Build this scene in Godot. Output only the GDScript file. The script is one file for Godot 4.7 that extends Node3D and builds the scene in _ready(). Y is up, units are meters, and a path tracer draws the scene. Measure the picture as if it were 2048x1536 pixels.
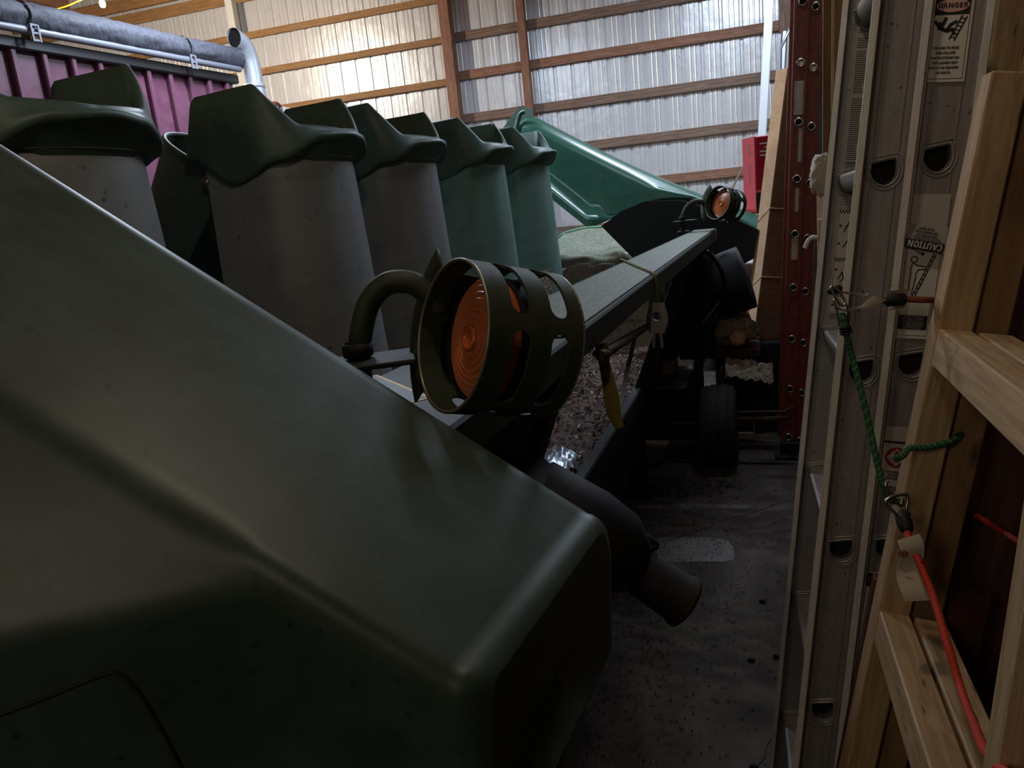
extends Node3D

# ---------------------------------------------------------------- camera, light, exposure
func _ready():
	var cam := Camera3D.new()
	cam.name = "camera"
	cam.fov = 53.08
	cam.near = 0.02
	cam.far = 60.0
	cam.transform = Transform3D(Basis(Vector3(0.939, -0.102, -0.329), Vector3(0.016, 0.968, -0.252), Vector3(0.344, 0.231, 0.910)).orthonormalized(), Vector3(0, 1.7, 0))
	add_child(cam)
	cam.current = true
	var we := WorldEnvironment.new()
	we.name = "world_environment"
	var env := Environment.new()
	env.background_mode = Environment.BG_COLOR
	env.background_color = Color(0.02, 0.02, 0.022)
	env.tonemap_mode = Environment.TONE_MAPPER_LINEAR
	env.tonemap_exposure = 1.0
	env.sdfgi_enabled = true
	env.ssao_enabled = true
	env.ssil_enabled = true
	we.environment = env
	add_child(we)
	make_materials()
	lights()
	shell()
	corn_head()
	grain_truck()
	power_cord()
	aluminium_ladder()
	red_ladder()
	wood_frames()
	bungees()
	far_clutter()
	floor_clutter()

const WARM := Color(1.0, 0.92, 0.81)
const COOL := Color(0.85, 0.92, 1.0)

func lights():
	bulb(Vector3(-6.69, 4.14, -6.88), 9.0, "bare glowing bulb hanging on a yellow cord above the grain truck", 0.03, Color(1.0, 0.95, 0.87))
	bulb(Vector3(-0.28, 3.0, -0.80), 0.36, "unseen bare bulb above the near end of the corn head, lighting the ladder and frames", 0.06)  # out of view; placed to light ladder, pine frames and hood tops
	bulb(Vector3(-0.9, 2.8, 2.0), 0.85, "added fill bulb, unseen behind the camera, lighting the near hood side", 0.35)  # fill lamp behind the camera, added to lift the near hood sides
	unseen_strip(Vector3(-0.1, 4.5, -4.4), 2.4, "added strip light, unseen high above the red ladder, brightening the far row hoods")  # added strip, out of view, to brighten the far row hoods
	unseen_strip(Vector3(-0.25, 4.45, -7.4), 15.0, "unseen strip light high above the far end of the aisle, lighting the back wall")  # out of view; placed to light the back wall and aisle end
	unseen_strip(Vector3(-3.5, 4.1, -5.2), 14.0, "unseen strip light high between the grain truck and the corn head, lighting the truck")  # out of view; placed to light the truck side and tarp

func bulb(at: Vector3, energy: float, label: String, soft := 0.03, tint := WARM):
	var t = thing("light_bulb", label, "lamp", at)
	var st := mb()
	lathe(st, [Vector2(0.0, -0.065), Vector2(0.018, -0.06), Vector2(0.029, -0.042), Vector2(0.032, -0.025), Vector2(0.027, -0.004), Vector2(0.016, 0.018), Vector2(0.013, 0.03)], 20, Transform3D.IDENTITY)
	var g := StandardMaterial3D.new()
	g.albedo_color = Color(1, 0.95, 0.85)
	g.emission_enabled = true
	g.emission = Color(1.0, 0.88, 0.66)
	g.emission_energy_multiplier = 6.0
	put("glass_bulb", st, g, t)
	st = mb()
	lathe(st, [Vector2(0.014, 0.028), Vector2(0.022, 0.03), Vector2(0.024, 0.075), Vector2(0.012, 0.085), Vector2(0.0, 0.085)], 16, Transform3D.IDENTITY)
	put("socket", st, M.black_plastic, t)
	st = mb()
	tube(st, [Vector3(0, 0.08, 0), Vector3(0.0, 0.3, 0), Vector3(0.01, roof_y(at.x) - at.y - 0.02, 0)], 0.005, 8)
	put("cord", st, M.yellow_cord, t)
	var l := OmniLight3D.new()
	l.name = "bulb_light"
	l.light_color = tint
	l.light_energy = energy
	l.omni_range = 30.0
	l.omni_attenuation = 2.0
	l.light_size = soft
	l.shadow_enabled = true
	l.position = Vector3(0, -0.08, 0)
	t.add_child(l, true)

func unseen_strip(at: Vector3, energy: float, label: String, tint := COOL):  # every strip of this kind hangs out of view
	var t = thing("unseen_strip_light", label, "lamp", at)
	var st := mb()
	box(st, Transform3D(Basis(), Vector3(0, 0.05, 0)), Vector3(1.24, 0.05, 0.16), 0.006)
	put("housing", st, M.white_paint, t)
	st = mb()
	box(st, Transform3D(Basis(), Vector3(0, 0.012, 0)), Vector3(1.2, 0.02, 0.12), 0.006)
	var g := StandardMaterial3D.new()
	g.albedo_color = Color(0.95, 0.97, 1)
	g.emission_enabled = true
	g.emission = tint
	g.emission_energy_multiplier = 2.0
	put("diffuser", st, g, t)
	for s in [-0.5, 0.5]:
		st = mb()
		tube(st, [Vector3(s, 0.07, 0), Vector3(s, roof_y(at.x + s) - at.y - 0.02, 0)], 0.004, 6)
		put("hanger_chain", st, M.steel, t)
	var l := AreaLight3D.new()
	l.name = "strip_glow"
	l.light_color = tint
	l.light_energy = energy
	l.area_size = Vector2(1.2, 0.12)
	l.area_range = 30.0
	l.area_attenuation = 2.0
	l.shadow_enabled = true
	l.position = Vector3(0, -0.004, 0)
	l.rotation_degrees = Vector3(-90, 0, 0)
	t.add_child(l, true)

# ---------------------------------------------------------------- naming helpers
var used := {}
func numbered(n: String) -> String:
	if not used.has(n):
		used[n] = 0
		return n
	used[n] += 1
	return "%s_%03d" % [n, used[n]]

func thing(called: String, label: String, category: String, at := Vector3.ZERO, turn := Basis.IDENTITY, group := "") -> Node3D:
	var o := Node3D.new()
	o.name = numbered(called)
	add_child(o)
	o.transform = Transform3D(turn, at)
	o.set_meta("label", label)
	o.set_meta("category", category)
	if group != "":
		o.set_meta("group", group)
	return o

func tag(o: Node, label: String, category: String, group := ""):
	o.set_meta("label", label)
	o.set_meta("category", category)
	if group != "":
		o.set_meta("group", group)

func put(called: String, st: SurfaceTool, m: Material, parent: Node = self, label := "") -> MeshInstance3D:
	st.generate_normals()
	var o := MeshInstance3D.new()
	o.mesh = st.commit()
	o.material_override = m
	o.cast_shadow = GeometryInstance3D.SHADOW_CASTING_SETTING_ON
	o.name = numbered(called) if parent == self else called
	parent.add_child(o, true)
	if label != "":
		o.set_meta("label", label)
	return o

func mesh_of(st: SurfaceTool) -> ArrayMesh:
	st.generate_normals()
	return st.commit()

func put_mesh(called: String, mesh: Mesh, m: Material, parent: Node, xf := Transform3D.IDENTITY) -> MeshInstance3D:
	var o := MeshInstance3D.new()
	o.mesh = mesh
	o.material_override = m
	o.transform = xf
	o.name = numbered(called) if parent == self else called
	parent.add_child(o, true)
	return o

# ---------------------------------------------------------------- mesh helpers
func mb() -> SurfaceTool:
	var st := SurfaceTool.new()
	st.begin(Mesh.PRIMITIVE_TRIANGLES)
	return st

func tri(st: SurfaceTool, a: Vector3, b: Vector3, c: Vector3, ua := Vector2.ZERO, ub := Vector2.ZERO, uc := Vector2.ZERO):
	st.set_uv(ua)
	st.add_vertex(a)
	st.set_uv(ub)
	st.add_vertex(b)
	st.set_uv(uc)
	st.add_vertex(c)

# a, b, c, d counter-clockwise seen from outside
func quad(st: SurfaceTool, a: Vector3, b: Vector3, c: Vector3, d: Vector3, ua := Vector2(0, 0), ub := Vector2(1, 0), uc := Vector2(1, 1), ud := Vector2(0, 1)):
	tri(st, a, c, b, ua, uc, ub)
	tri(st, a, d, c, ua, ud, uc)

# a chamfered box; texture v runs along the longest side, in metres
func box(st: SurfaceTool, xf: Transform3D, size: Vector3, bev := 0.003, taper := Vector2(1, 1)):
	st.set_smooth_group(-1)
	var h := size * 0.5
	var b: float = min(bev, min(h.x, min(h.y, h.z)) * 0.45)
	var off := Vector2(fposmod(xf.origin.x * 3.7 + xf.origin.z * 1.3, 1.0), fposmod(xf.origin.y * 2.1 + xf.origin.x, 1.0))
	var long := 0
	if size.y >= size.x and size.y >= size.z:
		long = 1
	elif size.z >= size.x:
		long = 2
	var corner := func(sx, sy, sz, ax):
		var p := Vector3(sx * h.x, sy * h.y, sz * h.z)
		if ax != 0: p.x -= sx * b
		if ax != 1: p.y -= sy * b
		if ax != 2: p.z -= sz * b
		if sy > 0:
			p.x *= taper.x
			p.z *= taper.y
		return p
	var uvof := func(p: Vector3, ax: int) -> Vector2:
		var v := Vector2.ZERO
		if long == 1:
			v = Vector2(p.z if ax == 0 else p.x, p.y)
		elif long == 0:
			v = Vector2(p.z if ax == 1 else p.y, p.x)
		else:
			v = Vector2(p.y if ax == 0 else p.x, p.z)
		return v + off
	for ax in 3:
		var u := (ax + 1) % 3
		var w := (ax + 2) % 3
		for s in [-1.0, 1.0]:
			var pts := []
			for k in [[-1, -1], [1, -1], [1, 1], [-1, 1]]:
				var sg := [0.0, 0.0, 0.0]
				sg[ax] = s
				sg[u] = k[0] * s
				sg[w] = k[1]
				pts.append(corner.call(sg[0], sg[1], sg[2], ax))
			quad(st, xf * pts[0], xf * pts[1], xf * pts[2], xf * pts[3], uvof.call(pts[0], ax), uvof.call(pts[1], ax), uvof.call(pts[2], ax), uvof.call(pts[3], ax))
	for ax in 3:
		var u := (ax + 1) % 3
		var w := (ax + 2) % 3
		for k in [[-1.0, -1.0], [1.0, -1.0], [1.0, 1.0], [-1.0, 1.0]]:
			var q := []
			for e in [[-1.0, u], [1.0, u], [1.0, w], [-1.0, w]]:
				var sg := [0.0, 0.0, 0.0]
				sg[ax] = e[0]
				sg[u] = k[0]
				sg[w] = k[1]
				q.append(corner.call(sg[0], sg[1], sg[2], e[1]))
			var uvs := []
			for p in q: uvs.append(uvof.call(p, u))
			if k[0] * k[1] > 0:
				quad(st, xf * q[0], xf * q[1], xf * q[2], xf * q[3], uvs[0], uvs[1], uvs[2], uvs[3])
			else:
				quad(st, xf * q[3], xf * q[2], xf * q[1], xf * q[0], uvs[3], uvs[2], uvs[1], uvs[0])
	for sx in [-1.0, 1.0]:
		for sy in [-1.0, 1.0]:
			for sz in [-1.0, 1.0]:
				var a = corner.call(sx, sy, sz, 0)
				var c = corner.call(sx, sy, sz, 1)
				var d = corner.call(sx, sy, sz, 2)
				if sx * sy * sz > 0:
					tri(st, xf * a, xf * d, xf * c)
				else:
					tri(st, xf * a, xf * c, xf * d)

# a box between two points, width across `side`
func beam(st: SurfaceTool, a: Vector3, b: Vector3, w: float, d: float, side := Vector3.RIGHT, bev := 0.003):
	var y := (b - a).normalized()
	var z := side.cross(y).normalized()
	var x := y.cross(z).normalized()
	box(st, Transform3D(Basis(x, y, z), (a + b) * 0.5), Vector3(w, a.distance_to(b), d), bev)

# grid of points [row][col]; smooth
func grid(st: SurfaceTool, g: Array, close_u := false, group := 0, flip := false, uvscale := Vector2(1, 1)):
	st.set_smooth_group(group)
	var n: int = g.size()
	var m: int = g[0].size()
	for i in n - 1:
		for j in (m if close_u else m - 1):
			var j2 := (j + 1) % m
			var a: Vector3 = g[i][j]
			var b: Vector3 = g[i][j2]
			var c: Vector3 = g[i + 1][j2]
			var d: Vector3 = g[i + 1][j]
			var ua := Vector2(float(j) / m, float(i) / n) * uvscale
			var ub := Vector2(float(j + 1) / m, float(i) / n) * uvscale
			var uc := Vector2(float(j + 1) / m, float(i + 1) / n) * uvscale
			var ud := Vector2(float(j) / m, float(i + 1) / n) * uvscale
			if flip:
				quad(st, d, c, b, a, ud, uc, ub, ua)
			else:
				quad(st, a, b, c, d, ua, ub, uc, ud)

# a sheet with thickness from a grid
func sheet(st: SurfaceTool, g: Array, thick: float, group := 0):
	var n: int = g.size()
	var m: int = g[0].size()
	var back := []
	for i in n:
		var row := []
		for j in m:
			var du: Vector3 = g[i][min(j + 1, m - 1)] - g[i][max(j - 1, 0)]
			var dv: Vector3 = g[min(i + 1, n - 1)][j] - g[max(i - 1, 0)][j]
			row.append(g[i][j] - du.cross(dv).normalized() * thick)
		back.append(row)
	grid(st, g, false, group)
	grid(st, back, false, group + 1, true)
	var rim := []
	var rimb := []
	for j in m:
		rim.append(g[0][j]); rimb.append(back[0][j])
	for i in range(1, n):
		rim.append(g[i][m - 1]); rimb.append(back[i][m - 1])
	for j in range(m - 2, -1, -1):
		rim.append(g[n - 1][j]); rimb.append(back[n - 1][j])
	for i in range(n - 2, 0, -1):
		rim.append(g[i][0]); rimb.append(back[i][0])
	grid(st, [rimb, rim], true, group + 2)

func tube(st: SurfaceTool, pts: Array, r, segs := 12, closed := false, group := 0, vtile := 0.0):
	var rings := []
	var n := pts.size()
	var up := Vector3.UP
	var x := Vector3.ZERO
	for i in n:
		var t: Vector3
		if closed:
			t = (pts[(i + 1) % n] - pts[(i + n - 1) % n]).normalized()
		else:
			t = (pts[min(i + 1, n - 1)] - pts[max(i - 1, 0)]).normalized()
		if i == 0:
			x = (Vector3.RIGHT if abs(t.x) < 0.8 else Vector3.FORWARD)
		x = (x - t * x.dot(t)).normalized()
		var y := t.cross(x)
		var ring := []
		var rr: float = r[i] if r is Array else r
		for k in segs:
			var a := TAU * k / segs
			ring.append(pts[i] + (x * cos(a) + y * sin(a)) * rr)
		rings.append(ring)
	if closed:
		rings.append(rings[0])
	var long := 0.0
	for i in n - 1: long += pts[i].distance_to(pts[i + 1])
	grid(st, rings, true, group, false, Vector2(1.0, long / vtile) if vtile > 0.0 else Vector2(4.0, 4.0))
	if not closed:
		st.set_smooth_group(group + 7)
		for k in segs:
			var k2 := (k + 1) % segs
			tri(st, pts[0], rings[0][k], rings[0][k2])
			tri(st, pts[n - 1], rings[n - 1][k2], rings[n - 1][k])

func curve(pts: Array, per := 8) -> Array:
	var out := []
	var n := pts.size()
	for i in n - 1:
		var p0: Vector3 = pts[max(i - 1, 0)]
		var p1: Vector3 = pts[i]
		var p2: Vector3 = pts[i + 1]
		var p3: Vector3 = pts[min(i + 2, n - 1)]
		for k in per:
			out.append(p1.cubic_interpolate(p2, p0, p3, float(k) / per))
	out.append(pts[n - 1])
	return out

# profile of (radius, height) turned about the local y axis
func lathe(st: SurfaceTool, prof: Array, segs: int, xf: Transform3D, group := 0):
	var g := []
	for p in prof:
		var ring := []
		for k in segs:
			var a := -TAU * k / segs
			ring.append(xf * Vector3(cos(a) * p.x, p.y, sin(a) * p.x))
		g.append(ring)
	grid(st, g, true, group)

# polygon in the local xy plane pushed out along z
func prism(st: SurfaceTool, poly: PackedVector2Array, depth: float, xf: Transform3D, uvs := 1.0):
	st.set_smooth_group(-1)
	if Geometry2D.is_polygon_clockwise(poly):
		poly.reverse()
	var ix := Geometry2D.triangulate_polygon(poly)
	for i in range(0, ix.size(), 3):
		var a := poly[ix[i]]
		var b := poly[ix[i + 1]]
		var c := poly[ix[i + 2]]
		if (b - a).cross(c - a) < 0:
			var t := b
			b = c
			c = t
		tri(st, xf * Vector3(a.x, a.y, depth), xf * Vector3(c.x, c.y, depth), xf * Vector3(b.x, b.y, depth), a * uvs, c * uvs, b * uvs)
		tri(st, xf * Vector3(a.x, a.y, 0), xf * Vector3(b.x, b.y, 0), xf * Vector3(c.x, c.y, 0), a * uvs, b * uvs, c * uvs)
	var n := poly.size()
	for i in n:
		var a := poly[i]
		var b := poly[(i + 1) % n]
		quad(st, xf * Vector3(a.x, a.y, 0), xf * Vector3(b.x, b.y, 0), xf * Vector3(b.x, b.y, depth), xf * Vector3(a.x, a.y, depth), a * uvs, b * uvs, b * uvs, a * uvs)

func V2(a: Array) -> PackedVector2Array:
	var o := PackedVector2Array()
	for i in range(0, a.size(), 2):
		o.append(Vector2(a[i], a[i + 1]))
	return o

# rectangle with one hole, laid out flat; map(Vector2, side) gives the point (side 0 front, 1 back)
func holed(st: SurfaceTool, rect: Rect2, hole: PackedVector2Array, map: Callable, steps := 1, given := []):
	var c := Vector2.ZERO
	for p in hole: c += p
	c /= hole.size()
	var outer := given.duplicate()
	for p in (hole if given.is_empty() else PackedVector2Array()):
		var d := (p - c).normalized()
		var k := 1e9
		if d.x > 1e-6: k = min(k, (rect.end.x - c.x) / d.x)
		if d.x < -1e-6: k = min(k, (rect.position.x - c.x) / d.x)
		if d.y > 1e-6: k = min(k, (rect.end.y - c.y) / d.y)
		if d.y < -1e-6: k = min(k, (rect.position.y - c.y) / d.y)
		outer.append(c + d * k)
	# corners: push the nearest outer points onto the rectangle's corners
	for q in [] if not given.is_empty() else [rect.position, Vector2(rect.end.x, rect.position.y), rect.end, Vector2(rect.position.x, rect.end.y)]:
		var best := 0
		for i in outer.size():
			if outer[i].distance_squared_to(q) < outer[best].distance_squared_to(q): best = i
		outer[best] = q
	var n := hole.size()
	for side in 2:
		var g := []
		for s in steps + 1:
			var row := []
			for i in n:
				row.append(map.call((outer[i] as Vector2).lerp(hole[i], float(s) / steps), side))
			g.append(row)
		grid(st, g, true, 20 + side, side == 1)
	var a := []
	var b := []
	for i in n:
		a.append(map.call(hole[i], 0))
		b.append(map.call(hole[i], 1))
	grid(st, [a, b], true, 22)

# lettering: flat text standing just proud of its plate
func lettering(parent: Node, text: String, size: float, xf: Transform3D, m: Material, squeeze := 1.0, bold := true) -> MeshInstance3D:
	var tm := TextMesh.new()
	var f := SystemFont.new()
	f.font_names = PackedStringArray(["Droid Sans"])
	if bold: f.font_weight = 700
	tm.font = f
	tm.text = text
	tm.font_size = 32
	tm.pixel_size = size / 32.0
	tm.depth = 0.0006
	tm.curve_step = 4.0
	var o := MeshInstance3D.new()
	o.name = "lettering"
	o.mesh = tm
	o.material_override = m
	o.transform = xf * Transform3D(Basis().scaled(Vector3(squeeze, 1, 1)), Vector3.ZERO)
	parent.add_child(o, true)
	return o

# ---------------------------------------------------------------- materials
var M := {}
var rng := RandomNumberGenerator.new()

func noise_image(w: int, h: int, fx: float, fy: float, lo: Color, hi: Color, seed_: int, contrast := 1.0, fine := 0.0, specks := 0.0, speck_col := Color.BLACK) -> ImageTexture:
	var n := FastNoiseLite.new()
	n.seed = seed_
	n.noise_type = FastNoiseLite.TYPE_SIMPLEX_SMOOTH
	n.frequency = 1.0
	n.fractal_octaves = 4
	var r := RandomNumberGenerator.new()
	r.seed = seed_
	var im := Image.create(w, h, false, Image.FORMAT_RGB8)
	for y in h:
		for x in w:
			# two torus angles keep the tile seamless
			var a := TAU * x / w
			var b := TAU * y / h
			var v := n.get_noise_3d(cos(a) * fx + 9.0, sin(a) * fx, cos(b) * fy + sin(b) * fy * 1.7)
			v = clamp(0.5 + v * contrast + (r.randf() - 0.5) * fine, 0.0, 1.0)
			var c := lo.lerp(hi, v)
			im.set_pixel(x, y, c)
	if specks > 0:
		for k in int(specks):
			var x := r.randi() % w
			var y := r.randi() % h
			var s := 1 + r.randi() % 2
			im.fill_rect(Rect2i(x, y, s, s), im.get_pixel(x, y).lerp(speck_col, r.randf_range(0.3, 0.9)))
	im.generate_mipmaps()
	return ImageTexture.create_from_image(im)

# wood: long grain along v with a few knots
func wood_image(lo: Color, hi: Color, seed_: int, knots := 3, bands := 9.0) -> ImageTexture:
	var n := FastNoiseLite.new()
	n.seed = seed_
	n.frequency = 1.0
	n.fractal_octaves = 3
	var r := RandomNumberGenerator.new()
	r.seed = seed_
	var w := 192
	var h := 384
	var ks := []
	for k in knots:
		ks.append([Vector2(r.randf(), r.randf()), r.randf_range(0.006, 0.013)])
	var im := Image.create(w, h, false, Image.FORMAT_RGB8)
	for y in h:
		for x in w:
			var u := float(x) / w
			var v := float(y) / h
			var bend := 0.0
			var dark := 0.0
			for k in ks:
				var d := Vector2(u - k[0].x, (v - k[0].y) * 0.6)
				var q = d.length() / k[1]
				bend += exp(-q * q * 0.15) * 0.5
				dark = max(dark, exp(-q * q * 1.2))
			var t := n.get_noise_2d(u * 5.0 + bend * 1.5, v * 1.4) * 1.3
			var ring := 0.5 + 0.5 * sin((u * bands + t + bend) * TAU)
			var fib := n.get_noise_2d(u * 90.0, v * 7.0)
			var c := lo.lerp(hi, clamp(0.25 + ring * 0.5 + fib * 0.35, 0, 1))
			c = c.lerp(lo.darkened(0.55), dark * 0.8)
			im.set_pixel(x, y, c)
	im.generate_mipmaps()
	return ImageTexture.create_from_image(im)

func mat(col: Color, rough := 0.6, metal := 0.0, tex: Texture2D = null, tri := 0.0, world := false) -> StandardMaterial3D:
	var m := StandardMaterial3D.new()
	m.albedo_color = col
	m.roughness = rough
	m.metallic = metal
	m.cull_mode = BaseMaterial3D.CULL_DISABLED
	if tex:
		m.albedo_texture = tex
		if tri > 0:
			m.uv1_triplanar = true
			m.uv1_world_triplanar = world
			m.uv1_scale = Vector3.ONE * tri
	return m

func bump(m: StandardMaterial3D, seed_: int, scale: float, freq: float, octaves := 4) -> StandardMaterial3D:
	var nt := NoiseTexture2D.new()
	nt.width = 256
	nt.height = 256
	nt.seamless = true
	nt.as_normal_map = true
	nt.bump_strength = 6.0
	var n := FastNoiseLite.new()
	n.seed = seed_
	n.frequency = freq
	n.fractal_octaves = octaves
	nt.noise = n
	m.normal_enabled = true
	m.normal_texture = nt
	m.normal_scale = scale
	return m

func make_materials():
	var W := Color(1, 1, 1)
	var dusty := noise_image(256, 256, 1.6, 1.6, Color(0.88, 0.89, 0.88), Color(1, 1, 1), 3, 0.7, 0.06, 260, Color(0.55, 0.58, 0.55))
	M.green_plastic = mat(Color(0.315, 0.405, 0.355), 0.5, 0.0, dusty, 1.2)
	M.hood_grey = mat(Color(0.55, 0.56, 0.56), 0.46, 0.0, dusty, 0.8)
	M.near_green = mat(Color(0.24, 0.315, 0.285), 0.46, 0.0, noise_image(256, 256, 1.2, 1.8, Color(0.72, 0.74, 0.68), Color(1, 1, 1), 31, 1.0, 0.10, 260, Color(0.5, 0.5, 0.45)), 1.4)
	M.hood_green = mat(Color(0.46, 0.59, 0.55), 0.44, 0.0, dusty, 0.8)
	M.far_green = mat(Color(0.20, 0.38, 0.31), 0.30, 0.0, dusty, 0.9)
	M.green_paint = mat(Color(0.165, 0.205, 0.12), 0.62, 0.0, dusty, 3.0)
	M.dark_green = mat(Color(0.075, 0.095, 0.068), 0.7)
	M.beam_top = mat(W, 0.5, 0.0, noise_image(256, 256, 9.0, 1.0, Color(0.33, 0.36, 0.29), Color(0.50, 0.51, 0.46), 5, 0.9, 0.2), 2.0)
	M.black_plastic = mat(Color(0.022, 0.021, 0.020), 0.7)
	M.black_sheet = bump(mat(Color(0.012, 0.012, 0.013), 0.35), 17, 0.6, 0.01)
	M.bare_edge = mat(Color(0.52, 0.50, 0.44), 0.4, 0.6)
	M.steel = mat(Color(0.72, 0.71, 0.69), 0.28, 1.0)
	M.bright_steel = mat(Color(0.82, 0.83, 0.86), 0.38, 0.5)
	M.chrome = mat(Color(0.86, 0.86, 0.88), 0.12, 1.0)
	M.rusty = mat(W, 0.8, 0.2, noise_image(128, 128, 2.0, 2.0, Color(0.12, 0.08, 0.06), Color(0.36, 0.22, 0.13), 7, 1.0, 0.3), 6.0)
	M.amber = mat(Color(0.76, 0.42, 0.25), 0.28)
	M.amber.emission_enabled = false
	M.amber.backlight_enabled = true
	M.amber.backlight = Color(0.3, 0.1, 0.02)
	M.amber_deep = mat(Color(0.70, 0.36, 0.18), 0.3)
	# galvanised / white painted ribbed wall sheets
	M.sheet_metal = bump(mat(W, 0.32, 0.3, noise_image(256, 256, 7.0, 0.7, Color(0.84, 0.845, 0.85), Color(0.90, 0.90, 0.91), 21, 0.5, 0.04, 40, Color(0.5, 0.48, 0.45)), 0.7), 22, 0.08, 0.02, 3)
	M.wood_gold = mat(W, 0.65, 0.0, wood_image(Color(0.50, 0.36, 0.22), Color(0.72, 0.55, 0.36), 41))
	M.wood_red = mat(W, 0.7, 0.0, wood_image(Color(0.46, 0.31, 0.24), Color(0.70, 0.52, 0.42), 42, 4))
	M.wood_grey = mat(W, 0.75, 0.0, wood_image(Color(0.40, 0.31, 0.26), Color(0.64, 0.53, 0.46), 43, 5))
	for k in ["wood_gold", "wood_red", "wood_grey"]:
		M[k].uv1_scale = Vector3(4.0, 0.9, 1)
	M.pine = mat(W, 0.6, 0.0, wood_image(Color(0.57, 0.46, 0.33), Color(0.72, 0.61, 0.46), 44, 3, 6.0))
	M.pine.uv1_scale = Vector3(6.0, 1.6, 1)
	M.pine_pale = mat(W, 0.6, 0.0, wood_image(Color(0.60, 0.50, 0.38), Color(0.74, 0.65, 0.51), 45, 1, 5.0))
	M.pine_pale.uv1_scale = Vector3(6.0, 1.6, 1)
	M.plywood = mat(W, 0.7, 0.0, wood_image(Color(0.44, 0.33, 0.22), Color(0.62, 0.48, 0.33), 46, 5, 5.0))
	M.plywood.uv1_scale = Vector3(1.4, 0.8, 1)
	M.board_red = mat(W, 0.7, 0.0, wood_image(Color(0.22, 0.12, 0.09), Color(0.34, 0.20, 0.14), 47, 2, 4.0))
	M.board_red.uv1_scale = Vector3(4, 1, 1)
	M.white_paint = mat(Color(0.88, 0.88, 0.86), 0.5)
	M.white_vinyl = mat(Color(0.82, 0.83, 0.84), 0.35)
	M.grey_metal = mat(Color(0.58, 0.60, 0.63), 0.35, 0.7)
	M.concrete = mat(W, 0.75, 0.0, noise_image(256, 256, 2.0, 2.0, Color(0.24, 0.213, 0.198), Color(0.36, 0.32, 0.30), 51, 0.9, 0.05, 500, Color(0.16, 0.13, 0.12)), 0.42, true)
	M.concrete_pale = mat(W, 0.75, 0.0, noise_image(256, 256, 2.0, 2.0, Color(0.32, 0.29, 0.27), Color(0.43, 0.395, 0.37), 52, 0.9, 0.05), 0.8, true)
	M.concrete.roughness = 0.95
	M.concrete.metallic_specular = 0.2
	M.crack = mat(Color(0.07, 0.06, 0.055), 0.9)
	M.truck_red = mat(Color(0.50, 0.31, 0.39), 0.34, 0.0, noise_image(128, 128, 1.2, 1.2, Color(0.82, 0.80, 0.82), Color(1, 1, 1), 61, 0.8, 0.1), 0.6)
	M.truck_edge = mat(Color(0.16, 0.15, 0.15), 0.5)
	M.tarp_grey = bump(mat(Color(0.38, 0.38, 0.42), 0.7, 0.0, noise_image(128, 128, 2, 2, Color(0.75, 0.75, 0.76), Color(1, 1, 1), 63, 0.9, 0.3), 2.0), 64, 0.35, 0.03)
	M.rail_grey = mat(Color(0.52, 0.52, 0.56), 0.5, 0.2)
	M.white_truck = mat(Color(0.86, 0.87, 0.92), 0.25)
	var brushed := noise_image(256, 256, 10.0, 0.6, Color(0.88, 0.875, 0.87), Color(1, 1, 1), 71, 0.7, 0.05, 130, Color(0.35, 0.30, 0.25))
	M.aluminium = mat(Color(0.63, 0.615, 0.605), 0.40, 0.5, brushed, 2.6)
	M.aluminium_lit_edge = mat(Color(0.93, 0.92, 0.90), 0.34, 0.35, brushed, 5.0)  # paler aluminium paints the highlight on the rail edges
	M.hole_dark = mat(Color(0.02, 0.02, 0.022), 0.8)  # near-black; paints shade inside rungs and stack, also colours the crumbs
	M.red_fibre = mat(Color(0.53, 0.225, 0.185), 0.45, 0.0, noise_image(128, 256, 3.0, 1.0, Color(0.75, 0.72, 0.70), Color(1, 1, 1), 81, 0.9, 0.15), 2.0)
	M.label_worn = mat(W, 0.8, 0.0, noise_image(64, 64, 2, 2, Color(0.62, 0.59, 0.53), Color(0.82, 0.79, 0.73), 82, 1.0, 0.4), 8.0)
	M.label_white = mat(Color(0.78, 0.76, 0.73), 0.55)
	M.label_grey = mat(Color(0.56, 0.54, 0.52), 0.6)
	M.label_clear = mat(Color(0.66, 0.635, 0.61), 0.5)
	M.ink = mat(Color(0.035, 0.033, 0.033), 0.6)
	M.ink_red = mat(Color(0.50, 0.09, 0.07), 0.6)
	M.ink_pale = mat(Color(0.62, 0.60, 0.57), 0.6)
	M.pink_oval = mat(Color(0.80, 0.62, 0.60), 0.55)
	M.cardboard = mat(W, 0.85, 0.0, noise_image(128, 128, 1, 3, Color(0.50, 0.36, 0.25), Color(0.59, 0.44, 0.31), 91, 0.9, 0.1), 1.5)
	M.cardboard_pale = mat(W, 0.85, 0.0, noise_image(128, 128, 1, 3, Color(0.80, 0.64, 0.49), Color(0.88, 0.73, 0.58), 92, 0.9, 0.1), 1.5)
	M.retail_red = mat(Color(0.62, 0.05, 0.12), 0.4)
	M.retail_pink = mat(Color(0.76, 0.28, 0.33), 0.4)
	M.rubber = bump(mat(Color(0.15, 0.14, 0.135), 0.8), 95, 0.06, 0.08)
	M.green_cord = mat(W, 0.75, 0.0, cord_image(Color(0.16, 0.36, 0.22), Color(0.09, 0.22, 0.13), Color(0.36, 0.58, 0.42)))
	M.orange_cord = mat(W, 0.7, 0.0, cord_image(Color(0.72, 0.21, 0.11), Color(0.66, 0.18, 0.09), Color(0.78, 0.26, 0.15)))
	M.brown_cord = mat(Color(0.50, 0.26, 0.17), 0.7)
	M.yellow_cord = mat(Color(0.85, 0.66, 0.08), 0.5)
	M.yellow_ribbon = mat(Color(0.47, 0.41, 0.13), 0.6)
	M.paper_tag = mat(Color(0.74, 0.70, 0.64), 0.7)
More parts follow.
